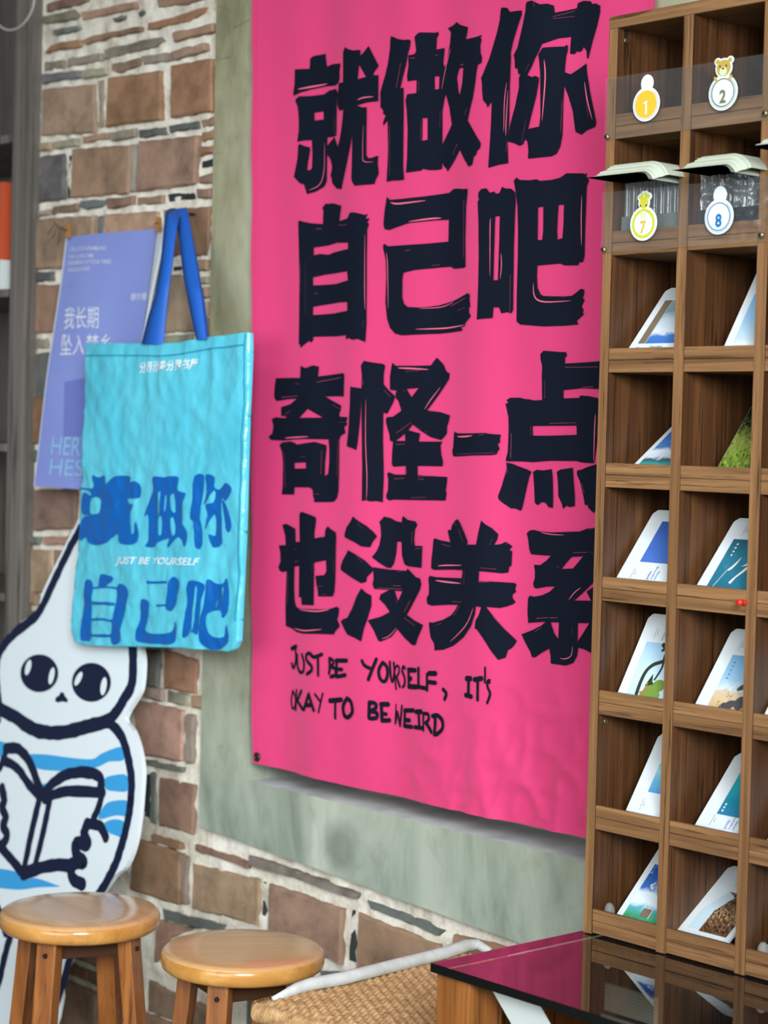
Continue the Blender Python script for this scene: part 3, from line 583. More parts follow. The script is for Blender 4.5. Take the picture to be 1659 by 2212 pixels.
HAND = [(O_, "115,140 185,112/50|170,130 185,260 175,350 140,420 115,355/34|205,230 215,400 270,480 320,450 325,330 290,222/36|440,215 400,205 365,240 380,310 450,390 450,450 380,500/40|430,215 490,258 600,220/42|545,250 550,520/36|705,275 710,400 700,490/38|710,280 750,300 760,350 720,390/34|720,400 785,425 795,510 725,540/42|800,310 955,308/46|805,310 808,540/40|800,432 885,436/42|815,540 935,515/44|1175,310 1210,380 1290,425/38|1355,292 1310,420 1257,580/42|1430,340 1385,450 1400,570 1455,610 1490,520 1480,400 1430,340/40|1520,330 1530,520 1555,620 1580,480 1572,345/28|130,745 105,880 130,1000 170,960 175,840 130,745/26|195,735 185,1020/30|285,745 205,890/40|215,890 310,1005/40|410,790 330,1010/44|410,790 490,1020/42|375,945 450,945/48|505,790 580,890/28|615,780 560,1048/26|715,882 875,870/55|790,880 790,1130/36|960,850 905,960 920,1090 980,1118 1040,1040 1020,900 960,850/48|1270,910 1265,1130/46|1270,908 1340,925 1350,985 1290,1030/44|1290,1035 1362,1065 1355,1130 1285,1142/44|1412,938 1500,940/50|1415,940 1425,1170/42|1420,1072 1475,1080/42|1425,1172 1515,1168/48"),
 (P_, "45,210 60,400 75,590/22|60,300 95,250 120,300 110,370 75,420/24|85,420 132,560/28|205,290 180,265 165,330 200,430 200,520 175,560/30|262,312 372,318/50|262,312 270,545/38|275,438 300,438/50|270,550 400,555/52|425,285 430,540/38|420,552 565,578/42|562,375 566,600/36|590,360 688,362/50|570,482 690,496/42|800,590 845,650 820,728/40|1165,432 1225,432/55|1195,432 1195,670/40|1155,668 1240,690/48|1290,445 1385,430/52|1335,450 1335,735/36|1437,275 1432,485/24|1490,490 1490,452 1463,490 1475,570 1500,650 1465,780/28|75,810 65,1085/16|70,1080 95,910/26|95,910 135,1120/26|135,1120 160,830/28|205,897 350,892/46|205,900 205,1120/38|215,1032 285,1036/44|205,1115 330,1130/44|395,912 480,908/50|440,910 450,1130/38|378,1132 510,1145/42|515,925 515,1180/26|530,935 590,945 595,1020 545,1070/36|560,1075 640,1200/42|655,972 730,962 800,1045 805,1150 740,1220 690,1230/44|695,965 690,1220/44")]
bm = new()
for item in GLYPH:
    c = item[0]
    for piece in item[1:]:
        fill(bm, [pxs(BS, crop(c, S(lp))) for lp in piece])
for c, txt in HAND:
    for st in txt.split('|'):
        p, w = st.split('/'); pts = pxs(BS, crop(c, S(p)))
        polys(bm, ribbon([(a, b) for a, b in pts], float(w)*c[2]*2.95/F*1.58, False, 0.06))
lay(bm, BS, 0.0022, 0.010); bm_let = bm
bm = new()
for c, txt in STREAK:
    for st in txt.split('|'):
        p, w = st.split('/'); polys(bm, ribbon(pxs(BS, crop(c, S(p))), float(w)*c[2]*2.9/F*1.15, True))
lay(bm, BS, 0.0027, 0.010)
for f in bm.faces: f.material_index = 1
_me = bpy.data.meshes.new('q'); bm.to_mesh(_me); bm.free(); bm_let.from_mesh(_me); bpy.data.meshes.remove(_me)
obj('lettering', bm_let, [m_navy.m, plain('print_gap', (228, 104, 134), 0.6)], banner)
m_brass = plain('dark_brass', (74, 66, 50), 0.4, 0.5, metal=0.8)
for u, v in (BS.uv(557, 1635), (B_R - 0.012, b_bot(B_R) + 0.018), (b_left(2.27) + 0.012, 2.28), (B_R - 0.012, 2.28)):
    bm = new(); c = Vector(BS.pt(u, v, 0.001))
    for k in range(16): pass
    pts = [c + Vector((0.0065*math.cos(a), -0.0008, 0.0065*math.sin(a))) for a in [2*math.pi*k/20 for k in range(21)]]
    tube(bm, pts, 0.0024, 6, False); r = bmesh.ops.create_circle(bm, cap_ends=True, segments=16, radius=0.0055, matrix=Matrix.Translation(c + Vector((0, -0.001, 0))) @ Matrix.Rotation(math.pi/2, 4, 'X'))
    obj('grommet', bm, m_brass, banner)
# ================================================================== built-in bookcase, left
m_bc = wood('grey_brown_laminate', (122, 116, 110), (84, 80, 76), 2, 0.5, 30, 0.03)
YB0, YB1 = 2.198, 2.52
bookcase = thing('bookcase', 'dark grey-brown built-in wooden bookcase at the left edge beside the brick wall', 'bookcase', (-4.1, 2.3, 0))
bm = new(); box(bm, (XB - 0.022, YB0, 0), (XB - 0.0005, YB1, 2.55), 0.0015); obj('side_panel', bm, m_bc, bookcase)
bm = new(); box(bm, (-4.72, YB0, 0), (-4.698, YB1, 2.55), 0.0015); obj('side_panel', bm, m_bc, bookcase)
bm = new(); box(bm, (-4.698, YB1 - 0.012, 0.0), (XB - 0.022, YB1, 2.55)); obj('back_panel', bm, m_bc, bookcase)
bm = new()
for y0, y1 in ((YB0 + 0.004, YB0 + 0.016), (YB0 + 0.021, YB0 + 0.033)): box(bm, (XB - 0.0006, y0, 0), (XB + 0.0025, y1, 2.55), 0.001)
obj('edge_moulding', bm, m_bc, bookcase)
for py in (299, 632, 967, 1292, 1640, 2010):
    z = at_y(YB0, 18, py)[2]
    if z < 0.05: continue
    bm = new(); box(bm, (-4.698, YB0 + 0.001, z - 0.0085), (XB - 0.022, YB1 - 0.012, z + 0.0085), 0.001); obj('shelf', bm, m_bc, bookcase)
bm = new(); box(bm, (-4.72, YB0, 2.53), (XB, YB1, 2.55)); obj('top_panel', bm, m_bc, bookcase)
# a book on the second shelf, seen end-on at the photo's edge
zs = at_y(YB0, 18, 632)[2] + 0.0085; xr = at_y(YB0 + 0.012, 4.5, 500)[0]; zt = at_y(YB0 + 0.012, 2, 393)[2]; zm = at_y(YB0 + 0.012, 2, 561)[2]
bk = thing('book', 'orange book with a white lower band standing on the bookcase shelf at the left edge', 'book', (xr - 0.012, YB0 + 0.08, zs))
bm = new(); box(bm, (xr - 0.024, YB0 + 0.012, zs), (xr, YB0 + 0.15, zt), 0.0015); obj('cover', bm, plain('orange_cover', (196, 84, 52), 0.45), bk)
bm = new(); box(bm, (xr - 0.0248, YB0 + 0.0115, zs + 0.001), (xr + 0.0006, YB0 + 0.151, zm), 0.0008); obj('paper_band', bm, plain('white_band', (214, 222, 222), 0.5), bk)
# white cable looping down in front of the bookcase
P = [at_y(2.13, x, y) for x, y in smooth_line(S("-60,-60 -20,30 5,60 30,64 52,50 68,25 74,0 76,-60 76,-240 70,-330"), 6)]
P = P + [P[-1] + np.array([0, 0.05, 0.03]), P[-1] + np.array([0, 0.075, 0.0])]
bm = new(); tube(bm, P, 0.0028, 8); tag(obj('cable', bm, plain('cable_grey', (168, 164, 156), 0.4)), 'thin pale cable looping down in front of the bookcase at the top left', 'cable')

# ================================================================== lavender poster on the wall
x0 = at_y(2.224, 140, 512)
def solve_y(px, py, x):
    lo, hi = 2.0, 2.25
    for _ in range(40):
        m = (lo + hi)/2
        if at_y(m, px, py)[0] < x: hi = m
        else: lo = m
    return (lo + hi)/2
yb = max(2.165, solve_y(73, 1050, x0[0])); xb = at_y(yb, 73, 1050)
def po_rel(u, v): return 0.003*noise.noise(Vector((u*9, v*5, 2))) + 0.004*math.sin(u*16 + v*4) - 0.004
PO = Sheet(x0, (1, 0, 0), xb - x0, po_rel)     # u to the right, v DOWN the sheet
m_lav = NT('lavender_print'); f = m_lav.noise(m_lav.coord(), 2.5, 3)
m_lav.base(m_lav.ramp(f, [(0.35, (128, 140, 206)), (0.7, (140, 156, 218))])); m_lav.rough(0.38, 0.4)
p_tl, p_tr, p_bl = PO.uv(140, 512), PO.uv(331, 499), PO.uv(73, 1050)
PW = p_tr[0] - p_tl[0]; PL = p_bl[1]
poster = thing('poster', 'lavender paper poster with pale lettering pegged to the bricks behind the tote bag', 'poster', tuple(x0))
bm = new(); grid(bm, 30, 60, lambda s, t: Vector(PO.pt(p_tl[0] + (p_bl[0] - p_tl[0])*t + PW*s, PL*t - 0.000*s))); obj('sheet', bm, m_lav.m, poster, True)
bm = new()
def curl(s, t):
    w = max(0.0, 0.044*(1 - t/0.85)); a = s*2.6; p = PO.pt(p_tl[0] + (p_bl[0] - p_tl[0])*t*0.6 + PW + w*0.5*math.sin(a)*0.9 + 0.002, PL*t*0.6 + 0.001)
    return Vector(p) + Vector((w*0.55*s, -0.005*math.sin(s*3.1), 0))
grid(bm, 8, 30, curl); obj('curled_edge', bm, plain('poster_white', (208, 216, 222), 0.5), poster, True)
bm = new(); grid(bm, 1, 40, lambda s, t: Vector(PO.pt(p_tl[0] + (p_bl[0] - p_tl[0])*t + 0.006*s*(1 - .5*t), PL*t, 0.0012))); obj('left_margin', bm, plain('poster_white_margin', (206, 214, 228), 0.5), poster, True)
def pq(sheet, q): return [sheet.uv(x, y) for x, y in S(q)]
A2 = (0, 420, .33755); A3 = (0, 960, .33755)
m_pp = plain('pale_print', (206, 214, 234), 0.5)
for body, q, sh in (("I FELL INTO DREAMLAND", "440,362 678,356 680,330 445,338", 0), ("FOR A LONG TIME", "438,410 602,404 604,380 440,388", 0), ("DREAMING OF YOUR TREES", "433,450 706,442 708,416 436,426", 0), ("AND BLUE WIND", "430,496 580,490 582,462 434,472", 0),
                    ("赫尔曼·黑塞", "820,676 1010,672 1012,622 824,628", 0)):
    bm = new()
    text_into(bm, body, pq(PO, ' '.join('%g,%g' % c for c in crop(A2, S(q)))), 0.12)
    lay(bm, PO, 0.0016, 0.02); obj('small_lettering', bm, m_pp, poster)
bm = new()
for body, q in (("我长期", "408,862 622,856 630,716 418,724"), ("坠入梦乡", "388,1032 680,1020 700,890 400,896")):
    text_into(bm, body, pq(PO, ' '.join('%g,%g' % c for c in crop(A2, S(q)))), 0.0)
text_into(bm, "夜晚", pq(PO, ' '.join('%g,%g' % c for c in crop(A2, S("530,1180 700,1170 705,1040 540,1050")))), 0.0)
lay(bm, PO, 0.0016, 0.02); obj('title', bm, plain('title_print', (222, 228, 236), 0.5), poster)
m_aq = plain('aqua_print', (136, 184, 220), 0.5)
for nm, body, A_, q, bo in (('author_name', "HERMANN", A3, "325,66 800,80 810,-42 340,-50", 0.0), ('author_name', "HESSE", A3, "312,196 640,208 648,104 326,92", 0.0), ('number_print', "0 5 0", A2, "418,590 465,588 466,562 420,564", 0.1)):
    bm = new(); text_into(bm, body, pq(PO, ' '.join('%g,%g' % c for c in crop(A_, S(q)))), bo); lay(bm, PO, 0.0016, 0.02); obj(nm, bm, m_aq, poster)
bm = new(); fill(bm, [pxs(PO, crop(A2, S("412,1200 560,1165 560,1545 400,1545")))]); lay(bm, PO, 0.0014, 0.02); obj('cover_picture', bm, plain('cover_print', (108, 120, 190), 0.45), poster)
# pegs and the bit of dry twig above
m_peg = plain('peg_wood', (160, 112, 66), 0.6)
for (x, y), lab in (((146, 500), 'small wooden peg pinning the upper left corner of the lavender poster'), ((341, 486), 'small wooden peg pinning the upper right corner of the lavender poster')):
    c = Vector(at_y(2.216, x, y)); t = thing('clothes_peg', lab, 'clothes peg', tuple(c), 'wooden pegs holding the lavender poster')
    for dx in (-0.0026, 0.0026):
        bm = new(); box(bm, (c.x + dx - 0.0016, c.y - 0.003, c.z - 0.013), (c.x + dx + 0.0016, c.y + 0.006, c.z + 0.015), 0.0008); obj('peg_half', bm, m_peg, t)
    bm = new(); tube(bm, [c + Vector((-0.0045, -0.0035, 0.003)), c + Vector((0.0045, -0.0035, 0.003))], 0.0012, 8); obj('spring', bm, m_brass, t)
bm = new()
for p in ("116,478 124,487 134,494 142,500", "124,487 118,505 112,515", "128,490 130,512 126,525", "134,494 138,488", "120,483 112,492 104,506"):
    tube(bm, [at_y(2.230, x, y) for x, y in S(p)], 0.0009, 5)
tag(obj('dry_twig', bm, plain('twig_brown', (84, 62, 44), 0.8)), 'thin dry twig stuck to the bricks above the lavender poster', 'twig')

# ================================================================== blue tote bag
def tote_rel(u, v):
    # crumpled laminated fabric: ridges of several sizes and a soft belly
    a = noise.noise(Vector((u*13, v*9, 5.0))); b = noise.noise(Vector((u*26 + 2, v*20, 1.0))); c2 = noise.noise(Vector((u*52, v*44, 8.0)))
    ph = math.sin(u*30 + 1.2*math.sin(v*11))
    return 0.0062*(0.5 - abs(a)) + 0.0040*(0.5 - abs(b)) + 0.0015*(0.5 - abs(c2)) + 0.0016*ph + 0.004*math.sin(max(0, min(1, (u + 0.30)/0.6))*math.pi)
TS = Sheet(at_y(2.125, 350, 1070), (1, 0, 0), (0, 0, 1), tote_rel)
TOTE = S("187,742 304,742 354,743 398,739 449,729 500,723 540,718 541,760 535,900 528,1150 519,1340 517,1385 508,1402 495,1407 380,1398 250,1396 182,1393 163,1385 156,1365 160,1290 170,1180 178,1050 184,850")
m_tote = NT('laminated_turquoise'); f = m_tote.noise(m_tote.coord(), 7, 4)
m_tote.base(m_tote.ramp(f, [(0.35, (80, 188, 214)), (0.7, (98, 204, 226))])); m_tote.bump(m_tote.noise(m_tote.coord(), 26, 4, 0.5, 0.3), 0.4, 0.010); m_tote.rough(0.24, 0.6)
tote = thing('tote_bag', 'turquoise laminated tote bag with blue handles hanging on the wall', 'tote bag', tuple(at_y(2.125, 380, 745)))
out = pxs(TS, TOTE)
bm = new(); fill(bm, [out]); lay(bm, TS, 0.0, 0.005)
for f in bm.faces: f.smooth = True
bnd = [e for e in bm.edges if len(e.link_faces) == 1]
r = bmesh.ops.extrude_edge_only(bm, edges=bnd); nv = [g for g in r['geom'] if isinstance(g, bmesh.types.BMVert)]
bmesh.ops.translate(bm, verts=nv, vec=(0, 0.012, 0))
for v in nv: v.co.y = 2.132
bm2 = new(); fill(bm2, [out]); me = bpy.data.meshes.new('q')
for v in bm2.verts: q = TS.pt(v.co.x, v.co.y); v.co = (q[0], 2.132, q[2])
bm2.to_mesh(me); bm2.free(); bm.from_mesh(me); bpy.data.meshes.remove(me)
bmesh.ops.remove_doubles(bm, verts=bm.verts, dist=0.0002); bmesh.ops.recalc_face_normals(bm, faces=bm.faces)
obj('bag_body', bm, m_tote.m, tote)
bm = new()
for st in ("188,768 304,768 354,769 398,765 449,755 500,749 534,745",): polys(bm, ribbon(pxs(TS, S(st)), 0.0022, False))
for st in ("537,722 531,900 524,1150 515,1340",): polys(bm, ribbon(pxs(TS, S(st)), 0.0024, False))
lay(bm, TS, 0.0023, 0.005); obj('stitched_seam', bm, plain('seam_teal', (48, 150, 180), 0.4), tote)
TP = [("610,200 650,212 690,200 700,260 755,205 850,205 855,240 890,235 920,270 915,340 840,345 850,380 878,385 860,440 865,500 872,570 888,560 895,490 915,560 905,620 870,640 800,630 785,570 740,600 690,635 600,640 560,590 520,612 530,480 600,450 535,440 545,310 600,330 590,295 525,285 525,275 615,278", "600,345 660,345 662,400 650,440 595,440"),
      ("1005,210 1080,210 1110,205 1170,210 1170,290 1215,310 1215,330 1195,400 1195,500 1225,570 1215,655 1170,590 1105,655 1095,645 1110,600 1070,610 1030,630 1010,655 955,650 975,600 975,450 950,458 985,350 1010,290", "1045,310 1058,310 1048,440 1036,440", "1085,330 1096,330 1090,420 1082,420", "1120,330 1150,320 1150,430 1125,420", "1040,470 1062,465 1058,570 1040,570", "1118,480 1135,470 1150,560 1125,580"),
      ("1270,205 1330,205 1310,350 1305,450 1315,640 1275,655 1270,500 1245,470 1260,350",), ("1340,195 1395,210 1390,270 1420,290 1470,245 1510,290 1460,360 1445,340 1430,380 1440,560 1430,640 1380,655 1355,575 1395,580 1390,440 1330,545 1350,450 1335,385 1385,370 1390,290 1320,390 1345,300",), ("1440,360 1470,400 1505,500 1490,555 1470,540",),
      ("555,880 605,890 600,1050 595,1240 565,1255 530,1240 545,1100",), ("770,905 810,895 845,940 825,1050 800,1180 790,1265 735,1265 750,1100 765,1000",), ("655,835 700,835 745,855 700,900 650,915",),
      ("1140,845 1175,885 1160,960 1150,1030 1120,1065 1088,1040 1100,960 1110,880",), ("925,995 980,1010 970,1100 950,1190 1010,1210 1120,1200 1150,1130 1158,1200 1140,1270 1040,1275 900,1260 888,1210 915,1120",),
      ("1235,875 1330,895 1310,1000 1290,1210 1250,1180 1235,1215 1195,1230 1215,1100 1230,1000", "1276,930 1290,930 1262,1180 1250,1170"), ("1345,865 1390,890 1440,890 1460,855 1480,930 1475,1060 1440,1110 1430,1060 1350,1080 1340,1160 1370,1225 1450,1230 1470,1150 1480,1260 1400,1315 1320,1290 1295,1230 1310,1100 1330,1000", "1436,920 1446,920 1440,1010 1432,1010", "1395,1030 1405,990 1408,1000 1400,1040")]
bm = new()
for pc in TP: fill(bm, [smooth_line(pxs(TS, crop(A3, S(lp))), 3, True) for lp in pc])
for st, w in (("610,918 700,912 770,920", 10), ("610,1015 690,1016 752,1022", 15), ("600,1120 680,1118 745,1128", 13), ("595,1220 660,1222 735,1222", 15), ("965,880 1030,882 1095,880", 12), ("1030,1030 1090,1028", 11)):
    polys(bm, ribbon(pxs(TS, crop(A3, S(st))), w*.33755*3.7/F*1.2, False, 0.3))
lay(bm, TS, 0.0023, 0.005); obj('blue_lettering', bm, plain('blue_ink', (8, 94, 176), 0.3, 0.5), tote)
bm = new()
TXT = pq(TS, ' '.join('%g,%g' % c for c in crop(A2, S("915,1148 1280,1120 1292,1048 920,1074"))))
text_into(bm, "分界洲岛分界书屋", TXT, 0.25)
lay(bm, TS, 0.0023, 0.005); obj('shop_lettering', bm, plain('white_ink', (222, 236, 240), 0.4), tote); bm = new()
text_into(bm, "JUST BE YOURSELF", pq(TS, ' '.join('%g,%g' % c for c in crop(A3, S("762,776 1296,788 1302,726 768,718")))), 0.18, 0.22)
lay(bm, TS, 0.0023, 0.005); obj('slogan_lettering', bm, bpy.data.materials['white_ink'], tote)
m_strap = NT('blue_webbing'); wv = m_strap.n('ShaderNodeTexWave', wave_type='BANDS', bands_direction='DIAGONAL'); wv.inputs['Scale'].default_value = 420; m_strap.l(m_strap.coord(), wv.inputs['Vector'])
m_strap.base((28, 92, 186)); m_strap.bump(wv.outputs['Fac'], 0.25, 0.0006); m_strap.rough(0.45, 0.4)
def strap(name, L, R, ys, tag_mat=m_strap.m):
    L, R = smooth_line(S(L), 6), smooth_line(S(R), 6); n = len(L); bm = new(); front = []
    for i in range(n):
        y = np.interp(i/(n-1), np.linspace(0, 1, len(ys)), ys)
        front.append((Vector(at_y(y, *L[i])), Vector(at_y(y + 0.004, *R[i]))))
    rings = []
    for a, b in front: rings.append([bm.verts.new(a), bm.verts.new((a + b)/2 + Vector((0, -0.001, 0))), bm.verts.new(b), bm.verts.new(b + Vector((0, 0.0022, 0))), bm.verts.new((a + b)/2 + Vector((0, 0.0012, 0))), bm.verts.new(a + Vector((0, 0.0022, 0)))])
    for a, b in zip(rings, rings[1:]):
        for k in range(6): bm.faces.new((a[k], a[(k+1) % 6], b[(k+1) % 6], b[k])).smooth = True
    bmesh.ops.recalc_face_normals(bm, faces=bm.faces); obj(name, bm, tag_mat, tote)
strap('handle', "305,743 318,690 334,640 346,570 352,510 357,465 364,452 376,449", "352,745 357,690 362,640 371,570 378,510 384,478 389,466 396,459", (2.113, 2.122, 2.16, 2.205))
strap('handle', "372,452 378,470 384,500 389,540 395,590 404,640 414,690 424,733", "402,448 406,466 412,500 419,545 427,595 434,640 440,690 445,733", (2.205, 2.165, 2.122, 2.111))
strap('handle', "368,452 372,470 392,500 407,560 420,610 430,650 438,690 443,730", "400,449 405,462 414,510 424,560 432,610 440,650 445,690 449,729", (2.211, 2.185, 2.155, 2.140))
c = Vector(at_y(2.208, 385, 458)); bm = new(); tube(bm, [c + Vector((0, -0.010, 0.001)), c + Vector((0, 0.05, -0.002))], 0.0022, 8)
tag(obj('nail', bm, plain('nail_steel', (90, 84, 76), 0.4, metal=0.9)), 'small nail in the bricks that the tote bag hangs from', 'nail')

# ================================================================== cut-out cartoon figure leaning on the wall
MP0 = at_y(2.20, 175, 1125); zt = MP0[2]
MS = Sheet((MP0[0], 2.195, zt), (1, 0, 0), (0, 0.165, zt), None)     # leans: its foot stands 16 cm out from the wall
MS.V = np.array([0, 0.165, zt]); MS.V /= np.linalg.norm(MS.V)
def zfoot():   # v of the floor line
    return (0.0 - MS.O[2])/MS.V[2]
m_foam = plain('white_foam_board', (224, 235, 240), 0.35, 0.4); m_line = plain('navy_line', (20, 30, 58), 0.4, 0.3); m_cy = plain('cyan_stripe', (60, 160, 222), 0.38, 0.3)
M3 = lambda t: crop(C3, S(t)); M4 = lambda t: crop(C4, S(t))
outl = M3("480,527 470,540 420,640 340,800 270,950 235,1060 130,1140 40,1230 -10,1300 -70,1420 -95,1560") + M4("-80,60 10,160 -60,230 -200,320 -300,480 -320,700 -260,950 -150,1200 -40,1420") + S("-40,2060 -75,2130 -110,2200 -140,2290 -170,2390 60,2390 110,2290")
right = S("118,2212 147,2136 173,2045 200,1990 243,1910") + M4("800,1120 860,960 890,780 905,600 910,480 890,350 850,230 800,150 880,10") + M3("905,1540 915,1400 905,1310 890,1230") + S("285,1310 262,1230 238,1160 215,1110 195,1090 180,1098")
uvs = pxs(MS, outl + right)
vf = zfoot(); lowest = min(q[1] for q in uvs)
fix = []
for q in uvs:   # stretch the feet to stand on the floor
    fix.append((q[0], q[1] if q[1] > -0.62 else -0.62 + (q[1] + 0.62)*(vf + 0.62)/(lowest + 0.62)))
figure = thing('cutout_figure', 'white cut-out cartoon figure in a blue striped shirt reading a book behind the stool', 'cut-out figure', tuple(MS.pt(0.0, vf)))
bm = new(); fill(bm, [smooth_line(fix, 3, True)]); lay(bm, MS, 0.0, 0)
r = bmesh.ops.extrude_face_region(bm, geom=bm.faces[:]); nv = [g for g in r['geom'] if isinstance(g, bmesh.types.BMVert)]
bmesh.ops.translate(bm, verts=nv, vec=Vector(MS.N)*-0.010); bmesh.ops.recalc_face_normals(bm, faces=bm.faces)
obj('board', bm, m_foam, figure)
rr = random.Random(5)
def lines(items, w0):
    bm = new()
    for pts, w in items: polys(bm, ribbon(pxs(MS, pts), w*3.6/F*1.62, False, 0.10, True, rr))
    return lay(bm, MS, 0.0010, 0)
PXW = .33755
OUT = [(M3("520,530 500,570 440,680 370,830 300,980 240,1090 130,1180 40,1270 -5,1350 -20,1450 -15,1560") + M4("0,90"), 17), (S("200,1105 232,1160 255,1230 275,1310") + M3("850,1290 855,1400 845,1540 790,1640") + M4("740,120 690,170"), 19),
       (M4("-20,60 0,90 90,140 200,215 300,245 430,240 570,205 690,170"), 21), (M4("690,170 760,240 800,320 830,440 845,560 835,720 800,900 750,1060 690,1190") + S("212,1935 185,1990 158,2050 132,2140 100,2230 85,2300"), 16),
       (M4("-30,240 -160,330 -250,490 -270,700 -210,940 -110,1180 0,1400 40,1520"), 17), (S("26,2010 10,2070 -5,2130 -40,2230 -70,2320"), 16)]
for nm, it in (('head_outline', OUT[0:1]), ('head_outline', OUT[1:2]), ('chin_line', OUT[2:3]), ('body_outline', OUT[3:4]), ('body_outline', OUT[4:5]), ('leg_line', OUT[5:6])): obj(nm, lines(it, 1), m_line, figure)
BOOK = [(M4("40,345 120,350 190,430 240,560 270,640"), 17), (M4("20,420 110,470 190,580 260,660"), 15), (M4("45,345 25,420 0,470"), 14), (M4("270,650 340,570 440,510 560,500 640,530 650,600"), 17), (M4("290,670 380,630 500,620 660,630"), 16), (M4("655,620 640,700 600,800"), 14),
        (M4("250,690 200,900 150,1150"), 15), (M4("320,680 280,880 220,1120"), 14), (M4("150,1150 260,1110 380,1090 470,1100"), 19), (M4("-20,940 0,970 80,1060 150,1150"), 16),
        (M4("560,830 540,900 565,960 490,955 495,1030 540,1075 460,1085 470,1180 530,1215"), 19), (M4("560,830 640,840 680,915"), 16), (M4("15,600 30,680 15,720 40,790 20,840 48,900 20,960"), 17)]
obj('book_drawing', lines(BOOK, 1), m_line, figure)
bm = new()
for t in ("190,385 300,385 450,405 590,415 640,385 720,350 785,340 795,420 700,430 640,460 560,480 400,490 240,475 205,420", "-120,300 0,300 40,320 40,390 0,400 -120,390", "270,580 330,560 345,575 280,620", "670,540 740,515 815,520 820,615 740,620 680,605", "640,760 680,700 740,680 825,685 825,775 740,775 640,800", "665,830 720,800 790,810 810,860 800,930 760,910 690,880",
          "-150,1110 0,1115 120,1140 160,1185 230,1175 350,1215 380,1230 250,1235 130,1250 0,1240 -130,1230"):
    bm = new(); fill(bm, [smooth_line(pxs(MS, M4(t)), 3, True)]); obj('shirt_stripe', lay(bm, MS, 0.0006, 0), m_cy, figure)
def ell(cx, cy, rx, ry, rot=0.0, n=36, jit=0.0):
    c, s = math.cos(rot), math.sin(rot)
    return [(cx + rx*math.cos(a)*c - ry*math.sin(a)*s*1.0, cy + rx*math.cos(a)*s + ry*math.sin(a)*c) for a in [2*math.pi*k/n for k in range(n)]]
for (cx, cy, r), hl in (((255, 1465, 121), ((185, 1428, 17, 50, 0.25), (335, 1482, 17, 55, 0.2))), ((588, 1523, 125), ((507, 1500, 17, 48, 0.45), (668, 1548, 19, 58, 0.15)))):
    bm = new(); fill(bm, [pxs(MS, crop(C3, ell(cx, cy, r, r)))]); e = obj('eye', lay(bm, MS, 0.0011, 0), m_line, figure)
    for h in hl:
        bm = new(); fill(bm, [pxs(MS, crop(C3, ell(*h)))]); obj('eye_highlight', lay(bm, MS, 0.0016, 0), m_foam, e)
bm = new(); fill(bm, [pxs(MS, M3("392,1585 412,1590 418,1610 438,1635 432,1652 405,1645 370,1652 355,1640 362,1618 380,1608"))]); obj('nose', lay(bm, MS, 0.0011, 0), m_line, figure)
# ================================================================== wooden stools
m_seat = wood('stool_seat_varnish', (218, 174, 122), (200, 152, 100), 0, 0.2, 18, 0.05, (0.25, 0.75), 0.5, 0.35, 0.12)
m_edge = wood('stool_edge_varnish', (212, 158, 86), (184, 126, 58), 0, 0.22, 30, 0.1, (0.3, 0.7), 0.5, 0.35, 0.2)
m_leg = wood('stool_leg_varnish', (176, 112, 56), (118, 66, 28), 2, 0.28, 34, 0.06, (0.3, 0.7), 0.5, 0.3)
m_dark = plain('dark_recess', (28, 22, 18), 0.6)
def make_stool(loc, label, R):
    t = thing('stool', label, 'stool', loc, 'round wooden stools')
    c = Vector(loc); zt = 0.45
    bm = new(); prof = [(0, 0.0), (R*0.6, 0.0), (R - 0.011, -0.0006), (R - 0.006, -0.002), (R - 0.002, -0.006), (R, -0.011), (R, -0.021), (R - 0.002, -0.027), (R - 0.007, -0.031), (R*0.5, -0.032), (0, -0.032)]
    lathe(bm, prof, (c.x, c.y, zt), 72)
    for f in bm.faces:
        zc = f.calc_center_median().z - zt
        f.material_index = 0 if zc > -0.0045 else 1
    obj('seat', bm, [m_seat, m_edge], t)
    d = Vector((CR[0], CR[1], 0)).normalized(); q = Vector((d.y, -d.x, 0))      # across the view, towards the camera
    a, b = 0.86, 0.34; tops = []
    dirs = [d*a + q*b, -d*b + q*a, -d*a - q*b, d*b - q*a]
    bm = new()
    for i in range(4):
        p0 = c + dirs[i]*R*0.62; p1 = c + dirs[(i+1) % 4]*R*0.62
        bar(bm, (p0.x, p0.y, zt - 0.050), (p1.x, p1.y, zt - 0.050), 0.016, 0.034, (p1 - p0).cross(Vector((0, 0, 1))))
    obj('apron', bm, plain('stool_apron', (66, 40, 22), 0.5), t)
    for i in range(4):
        u = dirs[i].normalized(); p0 = c + u*R*0.69; p1 = c + u*R*1.02; side = u.cross(Vector((0, 0, 1)))
        bm = new(); bar(bm, (p0.x, p0.y, zt - 0.030), (p1.x, p1.y, 0.0), 0.036, 0.026, side, 0.92); lg = obj('leg', bm, m_leg, t)
        bm = new(); k = p0*0.93 + p1*0.07; kk = Vector((k.x, k.y, zt - 0.055)) + u*0.0135
        tube(bm, [kk, kk + u*0.0018], 0.0042, 10); obj('screw', bm, m_dark, lg)
    for i in range(4):
        f = (0.45 - 0.16)/0.42 if i % 2 else (0.45 - 0.13)/0.42
        z = 0.45 - f*0.42; r = R*(0.69 + (1.02 - 0.69)*f)
        p0 = c + dirs[i].normalized()*r; p1 = c + dirs[(i+1) % 4].normalized()*r
        bm = new(); bar(bm, (p0.x, p0.y, z), (p1.x, p1.y, z), 0.018, 0.022); obj('stretcher', bm, m_leg, t)
    return t
c1 = at_z(0.45, 173, 1962); c2 = at_z(0.45, 525, 2046)
stool = make_stool((c1[0], c1[1], 0), 'left of the two round varnished wooden stools, in front of the white cut-out figure', 0.1335)
def copy_tree(o, parent=None):
    k = o.copy(); COL.objects.link(k)
    if parent is not None: k.parent = parent
    for ch in list(o.children): copy_tree(ch, k)
    return k
